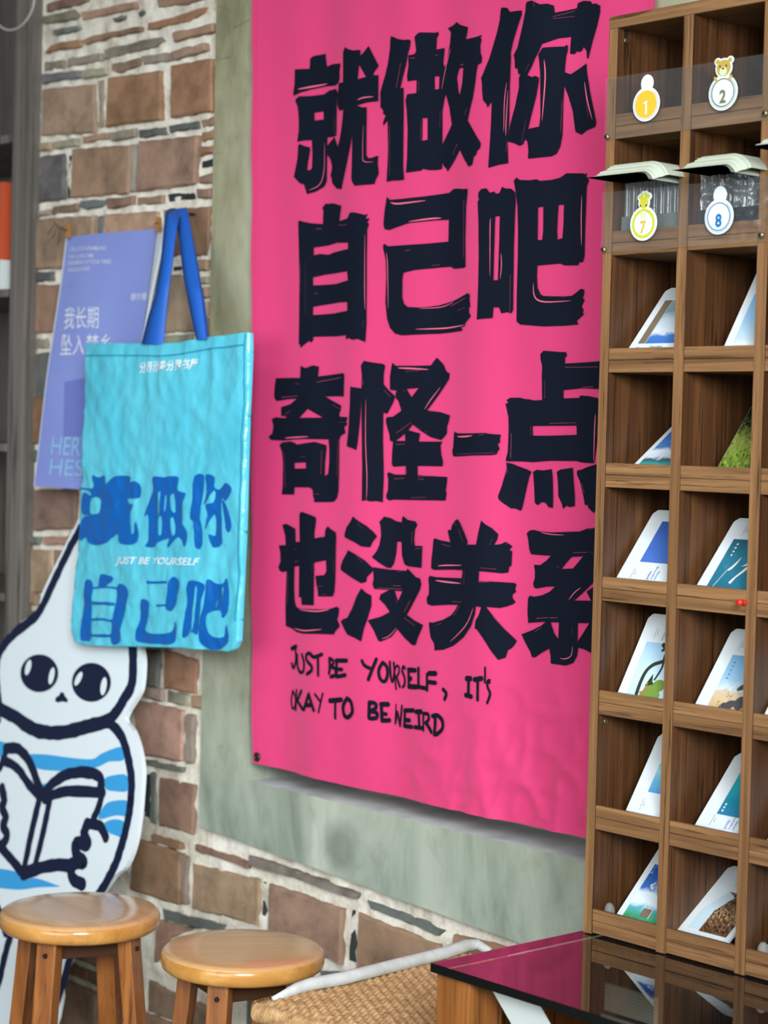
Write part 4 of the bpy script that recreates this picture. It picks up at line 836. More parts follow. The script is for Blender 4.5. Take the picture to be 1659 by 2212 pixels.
stool2 = copy_tree(stool); stool2.location = (c2[0], c2[1], 0); stool2.rotation_euler = (0, 0, math.radians(4)); stool2.scale = (0.955, 0.955, 1.0)
stool2['label'] = 'right of the two round varnished wooden stools, beside the woven bench'
for ch in stool2.children:
    if ch.name.startswith('seat'): ch.rotation_euler = (0, 0, math.radians(52))

# ================================================================== woven bench
m_white = plain('white_paint', (206, 214, 216), 0.5, 0.3, 0.05, 30, 0.15, 60)
m_rope = NT('seagrass_rope'); v = m_rope.coord(); f1 = m_rope.noise(v, 60, 4, 0.7); f2 = m_rope.noise(v, 500, 2)
m_rope.base(m_rope.ramp(f1, [(0.25, (136, 102, 66)), (0.5, (186, 148, 104)), (0.75, (214, 178, 132))])); m_rope.bump(f2, 0.5, 0.0012); m_rope.rough(0.85, 0.15)
ZB = 0.45
p_f = np.array(at_z(ZB, 557, 2166)); p_b = np.array(at_z(ZB, 1000, 2042)); p_s = np.array(at_z(ZB, 672, 2212))
eu = p_b - p_f; LEN = np.linalg.norm(eu[:2]); eu /= LEN; ev = np.array([-(-eu[1]), -eu[0], 0.0])   # ev: to the right along the front
ev = np.array([eu[1], -eu[0], 0.0]); WID = 0.375
bench = thing('bench', 'low bench with woven seagrass seat and white frame behind the glass table corner', 'bench', (p_f[0], p_f[1], 0))
def bp(a, b, z): return Vector(p_f + ev*a + eu*b + np.array([0, 0, z - ZB]))
LB = LEN - 0.045
bm = new()
def weave(s, t):
    a, b = s*WID, t*LB
    q = a/0.0115; ph = (math.floor(q) % 2)*math.pi; rowx = abs(math.sin(math.pi*q)); al = 0.5 + 0.5*math.sin(b/0.0165*2*math.pi + ph + 2.2*(q - math.floor(q)))
    nz = noise.noise(Vector((a*60, b*60, 1)))
    h = 0.0055*(rowx**0.7)*(0.45 + 0.55*al) + 0.0012*nz
    ed = min(a, b, 0.02)/0.02
    return bp(a + 0.0012*nz, b, ZB - 0.004*(1 - ed) + h*min(1.0, 0.45 + ed))
grid(bm, 270, 150, weave)
obj('woven_seat', bm, m_rope.m, bench)
bm = new()          # woven border wrapping over the edges
def wrap(s, t):
    b = s*(LB) ; k = t*math.pi*0.9; q = 0.0022*abs(math.sin(b/0.006*math.pi))
    return bp(-0.004 - (0.010 + q)*math.sin(k), b, ZB - 0.012 + (0.012 + q)*math.cos(k))
grid(bm, 160, 8, wrap)
def wrap2(s, t):
    a = s*WID; k = t*math.pi*0.9; q = 0.0022*abs(math.sin(a/0.006*math.pi))
    return bp(a, -0.004 - (0.010 + q)*math.sin(k), ZB - 0.012 + (0.012 + q)*math.cos(k))
grid(bm, 160, 8, wrap2); bmesh.ops.recalc_face_normals(bm, faces=bm.faces)
obj('woven_border', bm, m_rope.m, bench)
bm = new()          # white painted frame: sides under the seat
for (a0, a1, b0, b1, z0, z1) in ((0.012, WID, 0.004, 0.022, ZB - 0.085, ZB - 0.020), (0.002, 0.022, 0.006, LB, ZB - 0.085, ZB - 0.024), (0.0, WID, LB - 0.02, LB, ZB - 0.085, ZB - 0.02)):
    vs = box(bm, (a0, b0, z0), (a1, b1, z1), 0.002)
for v in bm.verts: v.co = bp(v.co.x, v.co.y, v.co.z)
bmesh.ops.recalc_face_normals(bm, faces=bm.faces); obj('frame', bm, m_white, bench)
for a, b in ((0.03, 0.03), (0.03, LB - 0.03), (WID - 0.03, 0.03), (WID - 0.03, LB - 0.03)):
    bm = new(); bar(bm, bp(a, b, ZB - 0.05), bp(a, b, 0), 0.035, 0.035); obj('leg', bm, m_white, bench)
bm = new()          # padded white cord along the far side
P = [at_z(ZB + z, x, y) for x, y, z in ((588, 2158, .002), (612, 2149, .006), (640, 2136, .010), (672, 2126, .012), (740, 2114, .013), (820, 2094, .013), (900, 2074, .013), (960, 2059, .013), (1005, 2043, .015), (1030, 2040, .012), (1060, 2056, 0.004))]
tube(bm, P, [.003, .006, .0085, .0095, .0098, .0098, .0098, .0098, .0098, .0085, .006], 12); obj('edge_cord', bm, plain('white_cord', (200, 204, 202), 0.7, 0.2, 0.06, 40, 0.2, 120), bench)

# ================================================================== postcard rack
YR = 1.945; RD = 0.22
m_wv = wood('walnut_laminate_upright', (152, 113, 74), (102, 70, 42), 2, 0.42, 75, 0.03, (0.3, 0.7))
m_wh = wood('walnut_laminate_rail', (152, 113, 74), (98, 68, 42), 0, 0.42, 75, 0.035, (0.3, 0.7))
m_in = wood('walnut_laminate_shaded', (104, 68, 40), (60, 36, 20), 2, 0.45, 60, 0.03, (0.3, 0.7))  # reddish veneer, darkened so the compartment shade is in the colour
X0, XP0, PIT, TH = -1.7655, -1.7505, 0.1260, 0.0158      # left face, first opening, cell pitch, divider thickness
NC = 6
def face_split(bm):      # lighter edge banding in front, shade painted into the side faces
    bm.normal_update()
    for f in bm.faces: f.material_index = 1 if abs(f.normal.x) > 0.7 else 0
XR = X0 + 0.015 + NC*PIT - TH + 0.015
ROWS = [1.6588, 1.5082, 1.3561, 1.2068, 1.0580, 0.9086, 0.7566, 0.6190]     # top of each shelf board
ZT0, ZBOT = 1.802, 0.6015
rack = thing('display_rack', 'tall brown wooden rack of open pigeonholes with postcards standing on the glass table', 'display rack', (X0 + 0.38, YR + 0.11, ZBOT))
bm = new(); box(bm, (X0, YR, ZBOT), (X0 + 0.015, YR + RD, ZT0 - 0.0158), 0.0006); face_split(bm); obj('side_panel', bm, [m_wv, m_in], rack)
bm = new(); box(bm, (XR - 0.015, YR, ZBOT), (XR, YR + RD, ZT0 - 0.0158), 0.0006); obj('side_panel', bm, m_wv, rack)
bm = new(); box(bm, (X0, YR - 0.0006, ZT0 - 0.0158), (XR, YR + RD, ZT0), 0.0008); obj('top_panel', bm, m_wh, rack)
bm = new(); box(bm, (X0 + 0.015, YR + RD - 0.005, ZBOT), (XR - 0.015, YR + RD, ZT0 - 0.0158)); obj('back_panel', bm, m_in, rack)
def cx(i): return X0 + 0.015 + i*PIT          # left end of opening i
for i in range(1, NC):
    x = cx(i) - TH
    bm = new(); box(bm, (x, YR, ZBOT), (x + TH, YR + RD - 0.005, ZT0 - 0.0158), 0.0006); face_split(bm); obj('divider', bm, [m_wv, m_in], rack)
for r, z in enumerate(ROWS):
    for i in range(NC):
        x0, x1 = cx(i), cx(i+1) - TH
        bm = new(); box(bm, (x0, YR + 0.0012, z - 0.0158), (x1, YR + RD - 0.005, z), 0.0007); obj('shelf', bm, m_wh, rack)
        bm = new(); box(bm, (x0 + 0.0004, YR + 0.0004, z + 0.0006), (x1 - 0.0004, YR + 0.0075, z + 0.0158), 0.0009); obj('shelf_lip', bm, m_wh, rack)
m_scr = plain('screw_brass', (150, 136, 108), 0.35, 0.5, metal=0.85)
def screw(parent, x, y, z, r=0.0042):
    bm = new(); c = Vector((x, y, z))
    prof = [(0, 0.0022), (r*0.7, 0.0020), (r, 0.0006), (r, 0), (0, 0)]
    lathe(bm, prof, (0, 0, 0), 18)
    bmesh.ops.rotate(bm, verts=bm.verts, cent=(0, 0, 0), matrix=Matrix.Rotation(math.pi/2, 3, 'X')); bmesh.ops.translate(bm, verts=bm.verts, vec=c)
    o = obj('screw', bm, m_scr, parent)
    bm = new()
    for a in (0.5, 0.5 + math.pi/2):
        v = box(bm, (-r*0.62, -0.0004, -r*0.14), (r*0.62, 0.0004, r*0.14)); bmesh.ops.rotate(bm, verts=v, cent=(0, 0, 0), matrix=Matrix.Rotation(a, 3, 'Y'))
    bmesh.ops.translate(bm, verts=bm.verts, vec=c + Vector((0, -0.0022, 0))); obj('cross_slot', bm, m_dark, o)
# two fixing screws inside the left-hand pigeonholes
for px, py in ((1350, 88), (1306, 1558)):
    bm = new(); k = (XP0 - ray(px, py)[0]*0); v = ray(px, py); p = EYE + v*((X0 + 0.0152)/v[0]); c = Vector(p)
    tube(bm, [c, c + Vector((0.003, 0, 0))], 0.0035, 10); obj('fixing_screw', bm, m_scr, rack)

# ---- clear plastic front strips, their screws and number badges
m_film = clear_film('clear_plastic_strip', (0.95, 0.97, 0.98), 0.04, 0.10, 0.03, 0.35)
YFm = YR - 0.003
def film_z(px, py): return at_y(YFm, px, py)[2]
fl = []
for (zt, zb), lab in (((film_z(1316, 169), film_z(1313, 302)), 'clear plastic strip screwed across the top row of pigeonholes'), ((film_z(1307, 416), film_z(1303, 546)), 'clear plastic strip screwed across the second row of pigeonholes')):
    x0, x1 = X0 - 0.0015, cx(2) - 0.001 + 0.004
    st = thing('plastic_strip', lab, 'plastic strip', (x0, YFm, zb), 'clear strips on the rack'); fl.append((st, zt, zb))
    low = len(fl) == 2
    def ff(s, t, zt=zt, zb=zb, x0=x0, x1=x1, low=low):
        x = x0 + (x1 - x0)*s; z = zb + (zt - zb)*t; k = max(0, (s - 0.72)/0.28)*max(0, 1 - abs(t - 0.35)*1.2) if low else 0
        return Vector((x, YFm + 0.0007*math.sin(s*9 + t*3) - k*0.006*abs(math.sin(34*s - 14*t + 2.2*noise.noise(Vector((s*9, t*9, 0))))), z))
    bm = new(); grid(bm, 110, 34, ff); obj('sheet', bm, m_film, st)
    for sx, sz in ((X0 + 0.0045, zb + 0.004), (cx(2) - TH/2, zb + 0.008)): screw(st, sx, YFm - 0.0008, sz)
def badge(px, py, num, label, rim, ink, fillc, kind):
    BSH = Sheet(at_y(YFm - 0.0042, px, py), (1, 0, 0), (0, 0, 1))
    g = thing('number_badge', label, 'badge', tuple(at_y(YFm - 0.003, px, py)), 'number badges on the rack')
    rx, rz = 0.0222, 0.0218
    def E(k, rot=0.0): return [(k*rx*math.cos(a), k*rz*math.sin(a)) for a in [2*math.pi*i/48 for i in range(48)]]
    outl = E(1.0)
    if kind == 'bear': head = [(0, 0.0300, 0.0118, 0.0110), (-0.0095, 0.0385, 0.0042, 0.0036), (0.0095, 0.0388, 0.0042, 0.0036)]
    elif kind == 'giraffe': head = [(0, 0.0262, 0.0082, 0.0082), (-0.0055, 0.0335, 0.0050, 0.0036), (0.0058, 0.0342, 0.0052, 0.0040), (-0.0026, 0.0362, 0.0026, 0.0044), (0.0024, 0.0364, 0.0026, 0.0044)]
    else: head = [(0.0005, 0.0262, 0.0090, 0.0100)]
    m_w = bpy.data.materials.get('badge_white') or plain('badge_white', (222, 232, 236), 0.35, 0.4)
    bm = new()
    for i, lp in enumerate([outl] + [[(hx + (ra + .0012)*math.cos(2*math.pi*q/28), hz + (rb2 + .0012)*math.sin(2*math.pi*q/28)) for q in range(28)] for hx, hz, ra, rb2 in head]):
        b1 = new(); fill(b1, [lp]); lay(b1, BSH, -0.00015*i, 0)
        r = bmesh.ops.extrude_face_region(b1, geom=b1.faces[:]); nv = [q for q in r['geom'] if isinstance(q, bmesh.types.BMVert)]
        bmesh.ops.translate(b1, verts=nv, vec=(0, 0.0010 - 0.0001*i, 0)); bmesh.ops.recalc_face_normals(b1, faces=b1.faces)
        me = bpy.data.meshes.new('q'); b1.to_mesh(me); b1.free(); bm.from_mesh(me); bpy.data.meshes.remove(me)
    obj('card', bm, m_w, g)
    mk = lambda n, c: bpy.data.materials.get(n) or plain(n, c, 0.4, 0.35)
    bm = new(); 
    if fillc == 'fill': fill(bm, [E(0.80)])
    elif fillc == 'thick': fill(bm, [E(0.86), E(0.68)])
    else: fill(bm, [E(0.80), E(0.745)])
    obj('ring', lay(bm, BSH, 0.0005, 0), mk('badge_ring_' + num, rim), g)
    if fillc != 'thick':
        bm = new()
        for i in range(46):
            a = 2*math.pi*i/46
            if 0.9 < a < 2.3: continue
            polys(bm, ribbon([(0.83*rx*math.cos(a), 0.83*rz*math.sin(a)), (0.92*rx*math.cos(a + .05), 0.92*rz*math.sin(a + .05))], 0.0006, False, 0, False))
        obj('tick_marks', lay(bm, BSH, 0.0005, 0), mk('badge_ring_dark_' + num, tuple(c*0.6 for c in rim) if fillc == 'fill' else rim), g)
    bm = new(); hh = 0.0095; ww = 0.0050 if num != '1' else 0.0038; dz = -0.0035
    if num == '1':
        polys(bm, ribbon([(0.0008, -0.0125), (0.0008, 0.0030)], 0.0027, False, 0, False)); polys(bm, ribbon([(0.0008, 0.0030), (-0.0028, 0.0012)], 0.0022, False, 0, False))
    else: text_into(bm, num, [(-ww, -hh + dz), (ww, -hh + dz), (ww, hh*0.75 + dz), (-ww, hh*0.75 + dz)], 0.35)
    obj('number', lay(bm, BSH, 0.0008, 0), mk('badge_number_' + num, ink), g)
    if kind in ('bear', 'giraffe'):
        col = (186, 160, 74) if kind == 'bear' else (196, 196, 62)
        bm = new()
        for hx, hz, ra, rb2 in head: fill(bm, [[(hx + (ra - .0008)*math.cos(2*math.pi*i/24), hz + (rb2 - .0008)*math.sin(2*math.pi*i/24)) for i in range(24)]])
        an = obj('animal_head', lay(bm, BSH, 0.0003, 0), mk('badge_' + kind, col), g)
        bm = new(); mz = 0.0256 if kind == 'bear' else 0.0105
        fill(bm, [[(0.0 + 0.0056*math.cos(2*math.pi*i/24), mz + 0.0056*math.sin(2*math.pi*i/24)) for i in range(24)]]); obj('muzzle', lay(bm, BSH, 0.0010, 0), mk('badge_muzzle', (208, 222, 176)), an)
        bm = new(); ez = 0.0322 if kind == 'bear' else 0.0228
        for ex in (-0.0048, 0.0048): fill(bm, [[(ex + 0.0011*math.cos(2*math.pi*i/14), ez + 0.0013*math.sin(2*math.pi*i/14)) for i in range(14)]])
        if kind == 'bear': fill(bm, [[(0.0018*math.cos(2*math.pi*i/14), 0.0292 + 0.0012*math.sin(2*math.pi*i/14)) for i in range(14)]])
        obj('eyes', lay(bm, BSH, 0.0014, 0), mk('badge_eye', (40, 30, 16)), an)
        if kind == 'bear':
            bm = new()
            for ex, s in ((-0.0125, 1), (0.0125, -1)): polys(bm, ribbon([(ex, 0.0188), (ex + s*0.003, 0.0148)], 0.0036, False, 0, False))
            obj('paws', lay(bm, BSH, 0.0010, 0), mk('badge_bear', col), an)
badge(1396, 225, '1', 'oval white badge with an orange disc numbered 1 on the top plastic strip', (232, 182, 52), (232, 236, 224), 'fill', 'none')
badge(1562, 200, '2', 'oval white badge numbered 2 with a brown bear peeking over it', (52, 84, 62), (112, 112, 84), 'thin', 'bear')
badge(1390, 483, '7', 'oval badge with a yellow-green ring numbered 7 and a giraffe head', (190, 198, 44), (200, 180, 72), 'thick', 'giraffe')
badge(1553, 468, '8', 'oval white badge with a blue ring and blue number 8', (34, 104, 146), (28, 108, 176), 'thin', 'none')
# red push pin on the second divider
pc = at_y(YR, 1610, 1302); pin = thing('push_pin', 'small red push pin stuck in the rack divider', 'push pin', tuple(pc)); m_red = plain('red_plastic', (206, 40, 26), 0.3, 0.5)
bm = new(); lathe(bm, [(0, 0.014), (0.0040, 0.0135), (0.0046, 0.0115), (0.0028, 0.0095), (0.0022, 0.0050), (0.0036, 0.0022), (0.0038, 0.0010), (0, 0.0008)], (0, 0, 0), 16)
bmesh.ops.rotate(bm, verts=bm.verts, cent=(0, 0, 0), matrix=Matrix.Rotation(math.pi/2 - 0.05, 3, 'X')); bmesh.ops.translate(bm, verts=bm.verts, vec=Vector(pc)); obj('pin_head', bm, m_red, pin)
bm = new(); tube(bm, [Vector(pc) + Vector((0, -0.002, 0)), Vector(pc) + Vector((0, 0.006, 0))], 0.0006, 6); obj('needle', bm, m_scr, pin)
# ================================================================== postcards in the pigeonholes
m_card = plain('postcard_white', (214, 222, 226), 0.32, 0.4)
def pic(name, stops, axis='v', scale=6.0, n2=None, rough=0.25, detail=6, dist=0.6, amount=1.0, warp=0.15):
    """a printed picture: colour bands across the card, broken up by noise; n2 = (noise scale, lo, hi, colour) adds patches"""
    m = NT(name); tc = m.n('ShaderNodeUVMap'); sp = m.n('ShaderNodeSeparateXYZ'); m.l(tc.outputs[0], sp.inputs[0])
    no = m.noise(tc.outputs[0], scale, detail, 0.6, dist)
    ad = m.n('ShaderNodeMath', operation='MULTIPLY_ADD'); m.l(no, ad.inputs[0]); ad.inputs[1].default_value = warp; m.l(sp.outputs['Y' if axis == 'v' else 'X'], ad.inputs[2])
    sb = m.n('ShaderNodeMath', operation='SUBTRACT'); m.l(ad.outputs[0], sb.inputs[0]); sb.inputs[1].default_value = warp*0.5
    c = m.ramp(sb.outputs[0], stops)
    if n2:
        for (s, lo, hi, col, y0, y1) in n2:
            g = m.noise(tc.outputs[0], s, 7, 0.68, 1.0); k = m.ramp(g, [(lo, (0, 0, 0)), (hi, (255, 255, 255))])
            mr = m.n('ShaderNodeMapRange'); m.l(sp.outputs['Y'], mr.inputs['Value']); mr.inputs['From Min'].default_value = y0; mr.inputs['From Max'].default_value = y1
            mu = m.n('ShaderNodeMath', operation='MULTIPLY'); m.l(k, mu.inputs[0]); m.l(mr.outputs[0], mu.inputs[1])
            c = m.mix(mu.outputs[0], c, col)
    m.base(c); m.rough(rough, 0.4); return m.m
W_ = (226, 232, 236)
CLOUD = pic('picture_cloud_over_blue_sea', [(0.0, (64, 116, 190)), (0.16, (70, 124, 200)), (0.24, (214, 226, 236)), (0.55, (196, 210, 222)), (0.75, (120, 150, 160)), (1.0, (150, 170, 180))], 'v', 3.5, None, warp=0.35)
HAZE = pic('picture_pale_blue_beach', [(0.0, (214, 220, 214)), (0.12, (184, 204, 216)), (0.5, (148, 190, 222)), (1.0, (126, 176, 216))], 'v', 3)
SKYISLE = pic('picture_sky_and_island', [(0.0, (70, 140, 140)), (0.12, (60, 150, 150)), (0.2, (52, 78, 92)), (0.27, (196, 212, 224)), (0.42, (226, 234, 240)), (0.5, (78, 132, 200)), (1.0, (50, 100, 180))], 'v', 3.5, [(4.0, .55, .68, W_, .2, .5)], warp=0.3)
GRASS = pic('picture_green_leaves', [(0.0, (58, 84, 30)), (0.3, (96, 120, 44)), (0.5, (120, 132, 60)), (0.75, (28, 34, 24)), (1.0, (18, 22, 22))], 'v', 9, [(14, .50, .60, (150, 168, 70), 1, .0), (11, .60, .68, (206, 200, 176), .2, .6), (17, .56, .6, (20, 30, 12), 0, .1)], warp=0.5)
BLUE = pic('picture_flat_blue', [(0.0, (72, 112, 190)), (1.0, (62, 100, 180))], 'v', 2)
TEAL = pic('picture_teal_sea', [(0.0, (34, 108, 136)), (0.6, (44, 116, 140)), (1.0, (40, 96, 116))], 'v', 4, [(7, .55, .75, (70, 140, 160), 0, .3)])
PALE = pic('picture_pale_sky', [(0.0, (190, 216, 230)), (0.4, (196, 220, 234)), (1.0, (152, 194, 222))], 'v', 2)
SHORE = pic('picture_rocky_shore', [(0.0, (196, 168, 126)), (0.1, (206, 178, 136)), (0.32, (208, 190, 160)), (0.36, (206, 220, 226)), (0.55, (150, 190, 216)), (1.0, (116, 170, 206))], 'v', 4, [(6, .52, .57, (64, 66, 72), .5, .0)])
SEA = pic('picture_blue_gradient', [(0.0, (88, 150, 202)), (0.45, (110, 178, 214)), (0.75, (150, 208, 220)), (1.0, (120, 190, 204))], 'v', 3)
TURQ = pic('picture_turquoise_water', [(0.0, (44, 120, 160)), (0.3, (30, 130, 156)), (0.7, (44, 164, 172)), (1.0, (60, 176, 178))], 'v', 3)
HILL = pic('picture_cloud_hill', [(0.0, (60, 140, 80)), (0.14, (70, 160, 130)), (0.24, (90, 170, 190)), (0.32, (220, 232, 238)), (0.5, (214, 228, 238)), (0.58, (60, 110, 190)), (1.0, (36, 80, 160))], 'v', 3.5, [(5, .56, .66, W_, .3, .5)], warp=0.32)
ROOT = pic('picture_tree_roots', [(0.0, (92, 66, 44)), (0.3, (150, 112, 76)), (0.5, (196, 160, 122)), (0.7, (120, 88, 62)), (1.0, (170, 140, 108))], 'v', 11, [(16, .47, .52, (60, 42, 30), 0, .05), (9, .60, .68, (204, 196, 184), 0, .1)], warp=0.9)
m_txt = plain('caption_blue', (64, 104, 170), 0.4); m_gry = plain('caption_dark', (70, 78, 86), 0.4)
def quad_uv(bm, sheet, u0, u1, v0, v1, off):
    uvl = bm.loops.layers.uv.verify(); q = [bm.verts.new(Vector(sheet.pt(a, b, off))) for a, b in ((u0, v0), (u1, v0), (u1, v1), (u0, v1))]
    f = bm.faces.new(q)
    for l, c in zip(f.loops, ((0, 0), (1, 0), (1, 1), (0, 1))): l[uvl].uv = c
    f.normal_update()
    if f.normal.dot(Vector(sheet.N)) < 0: f.normal_flip()
def rrect(u0, u1, v0, v1, r, n=5):
    out = []
    for cx_, cy_, a0 in ((u1 - r, v0 + r, -90), (u1 - r, v1 - r, 0), (u0 + r, v1 - r, 90), (u0 + r, v0 + r, 180)):
        for k in range(n+1):
            a = math.radians(a0 + 90*k/n); out.append((cx_ + r*math.cos(a), cy_ + r*math.sin(a)))
    return out
def postcard(key, bl, tl, label, picture, prect, wid, hgt, row, behind=0, captions=(), radius=0.006, group='postcards in the rack', poly=(), lean=None):
    """a card standing on shelf `row` behind its lip; bl / tl are the visible left edge in the photo"""
    ybase = YR + 0.0105 + 0.0042
    P = at_y(ybase, *bl)
    if tl is not None:
        v = ray(*tl); t = P[0]/v[0]; Q = EYE + v*t; d = Q - P; d[0] = 0; d /= np.linalg.norm(d)
    else: d = np.array([0, lean[0], lean[1]]); d /= np.linalg.norm(d)
    k = (P[2] - ROWS[row] - 0.0006)/d[2]; O = P - d*k                      # down to the shelf, behind the lip
    if O[1] < YR + 0.0085: O = O + np.array([0, YR + 0.0085 - O[1], 0])
    sh = Sheet(O, (1, 0, 0), d)
    ci = min(i for i in range(NC) if O[0] < cx(i+1) - TH); wid = min(wid, cx(ci+1) - TH - O[0] - 0.0015 - 0.0012*behind)
    g = thing('postcard', label, 'postcard', tuple(O), group)
    def card(u0, v1, back, name, mt):
        bm = new(); fill(bm, [rrect(u0, u0 + wid, 0.0, v1, radius)]); lay(bm, sh, -back, 0)
        r = bmesh.ops.extrude_face_region(bm, geom=bm.faces[:]); nv = [q for q in r['geom'] if isinstance(q, bmesh.types.BMVert)]
        bmesh.ops.translate(bm, verts=nv, vec=Vector(sh.N)*-0.0007); bmesh.ops.recalc_face_normals(bm, faces=bm.faces)
        return obj(name, bm, mt, g)
    card(0.0, hgt, 0.0, 'card', m_card)
    for i in range(behind): card(0.0012*(i+1), hgt + 0.004 + 0.003*i, 0.0014*(i+1), 'spare_card', m_card)
    if picture is not None:
        bm = new(); quad_uv(bm, sh, prect[0], min(prect[1], wid - .001), prect[2], prect[3], 0.0004); obj('picture', bm, picture, g)
    if poly:
        for nm, mt, loops in poly:
            bm = new()
            for lp in loops:
                if lp[0] == 'r': polys(bm, ribbon(lp[1], lp[2], len(lp) > 3))
                else: fill(bm, [lp])
            obj(nm, lay(bm, sh, 0.0009, 0), mt, g)
    for body, q, mt in captions:
        bm = new(); text_into(bm, body, q, 0.06); obj('caption', lay(bm, sh, 0.0006, 0), mt, g)
    return sh
LO = 0.0162       # part of the card hidden behind the lip
def rot_q(u, v, h, l):   # text running down the card: baseline on the left, letters turned a quarter
    return [(u, v + l), (u, v), (u + h, v), (u + h, v + l)]
CAP = lambda u: [("Sanya", rot_q(u + 0.012, LO + .003, .0045, .014), m_txt), ("Boundary", rot_q(u + 0.006, LO + .003, .0045, .021), m_txt), ("Island", rot_q(u, LO + .003, .0045, .013), m_txt)]
LINES = lambda u, v: [("postcard of boundary island", rot_q(u, v, .0016, .016), m_gry), ("no. 08", rot_q(u + .004, v + .006, .0016, .006), m_gry)]
m_bird = plain('bird_white', (222, 224, 222), 0.4); m_bg = plain('bird_grey', (130, 134, 128), 0.4)
m_gd = plain('print_dark_green', (44, 58, 44), 0.4); m_gl = plain('print_leaf_green', (112, 142, 62), 0.4); m_or = plain('print_orange', (176, 106, 58), 0.4); m_rk = plain('print_rock', (74, 72, 76), 0.4); m_br = plain('print_brown', (122, 106, 90), 0.4)
HH = 0.118
postcard('a', (1349, 752), (1436, 617), 'white-bordered cloud and sea postcard in the third row, left column', CLOUD, (0.024, 0.090, LO + .013, HH - .010), 0.088, HH + .012, 2, 1,
         [("Sanya Island", [(0.036, LO + .0035), (0.056, LO + .0035), (0.056, LO + .009), (0.036, LO + .009)], m_txt)] + [("no. 1", [(0.014, LO + .004), (0.018, LO + .004), (0.018, LO + .008), (0.014, LO + .008)], m_gry)], poly=[('brown_band', m_br, [rrect(0.012, 0.0235, LO + .013, HH - .010, .0005)])])
postcard('b', (1560, 744), (1626, 596), 'pale blue beach postcard in the third row, right column', HAZE, (0.012, 0.084, LO + .003, HH - .02), 0.088, HH + .018, 2, 1)
postcard('c', (1354, 999), (1448, 905), 'flatter-leaning postcard of island under clouds in the fourth row', SKYISLE, (0.008, 0.086, LO + .001, HH - .008), 0.088, HH, 3)
postcard('d', (1544, 1005), (1617, 875), 'postcard filled edge to edge with green leaves in the fourth row', GRASS, (0.0005, 0.0875, 0.001, HH), 0.088, HH + .001, 3, 0, radius=0.002)
postcard('e', (1326, 1246), (1412, 1095), 'postcard of a white seabird on plain blue in the fifth row, left column', BLUE, (0.024, 0.088, LO + .030, HH - .004), 0.092, HH + .012, 4, 1, CAP(0.050) + LINES(.022, LO + .003),
         poly=[('bird', m_bird, [S("0.051,0.0975 0.0545,0.0945 0.058,0.0965 0.062,0.108 0.066,0.112 0.066,0.098 0.060,0.090 0.054,0.0855 0.057,0.0905 0.0525,0.0925")]), ('bird_beak', m_or, [S("0.054,0.0855 0.050,0.0838 0.056,0.087")])])
postcard('f', (1499, 1260), (1588, 1108), 'postcard of teal sea with white spray in the fifth row, right column', TEAL, (0.016, 0.084, LO - .004, HH - .022), 0.088, HH + .010, 4, 1, LINES(.024, HH - .016),
         poly=[('white_spray', m_bird, [S("0.034,0.046 0.038,0.052 0.045,0.068 0.043,0.056 0.040,0.048 0.036,0.044"), S("0.046,0.026 0.050,0.034 0.060,0.052 0.070,0.060 0.060,0.044 0.053,0.034 0.050,0.024"), S("0.052,0.052 0.060,0.060 0.068,0.070 0.062,0.056"), ('r', S("0.034,0.046 0.030,0.032 0.026,0.018"), .0008)]), ('small_lettering', m_bird, [rrect(.026, .0285, .086 - .006*i, .0885 - .006*i, .0004) for i in range(4)])])
postcard('g', (1333, 1493), (1402, 1324), 'postcard of a curved palm trunk and green plants in the sixth row', PALE, (0.014, 0.088, LO - .002, HH - .026), 0.092, HH + .012, 5, 1, LINES(.022, HH - .020) + [("Sanya", rot_q(.036, HH - .022, .004, .012), m_txt)],
         poly=[('trunk', m_gd, [('r', S("0.032,0.016 0.031,0.034 0.033,0.050 0.040,0.060 0.052,0.066 0.066,0.072"), .0055), ('r', S("0.056,0.090 0.053,0.074 0.056,0.058 0.052,0.040"), .003), ('r', S("0.044,0.090 0.052,0.086 0.062,0.090"), .006), ('r', S("0.046,0.082 0.054,0.088 0.062,0.084"), .004), S("0.040,0.030 0.046,0.048 0.050,0.036 0.056,0.034 0.046,0.024")]), ('bush', m_gl, [ell(0.052, 0.024, .012, .008), ell(0.062, 0.032, .010, .009), ell(0.046, 0.018, .009, .006), ell(.06, .018, .01, .007)]), ('wooden_post', m_or, [('r', S("0.040,0.016 0.043,0.034"), .002), ('r', S("0.036,0.020 0.046,0.024"), .0018)])])
postcard('h', (1498, 1518), (1580, 1354), 'postcard of a beach with dark rocks in the sixth row, right column', SHORE, (0.020, 0.086, LO - .002, HH - .024), 0.090, HH + .012, 5, 1, LINES(.024, HH - .018) + [("Sanya", rot_q(.040, HH - .020, .004, .012), m_txt)],
         poly=[('rock', m_rk, [ell(.052, .022, .009, .006, .5), ell(.066, .026, .008, .010), ell(.044, .020, .005, .004), ell(.060, .050, .010, .004, .7), ell(.070, .060, .006, .010, .3)]), ('small_lettering', m_txt, [rrect(.028, .030, .082 - .006*i, .084 - .006*i, .0004) for i in range(5)])])
postcard('i', (1350, 1748), (1429, 1567), 'postcard of a small boat on pale blue sea in the seventh row', SEA, (0.022, 0.086, LO + .030, HH - .030), 0.090, HH + .010, 6, 1, LINES(.020, LO + .004),
         poly=[('boat', m_or, [S("0.036,0.066 0.040,0.062 0.047,0.063 0.050,0.068 0.044,0.066")]), ('horizon_line', m_gd, [('r', S("0.034,0.082 0.060,0.082"), .0010)])])
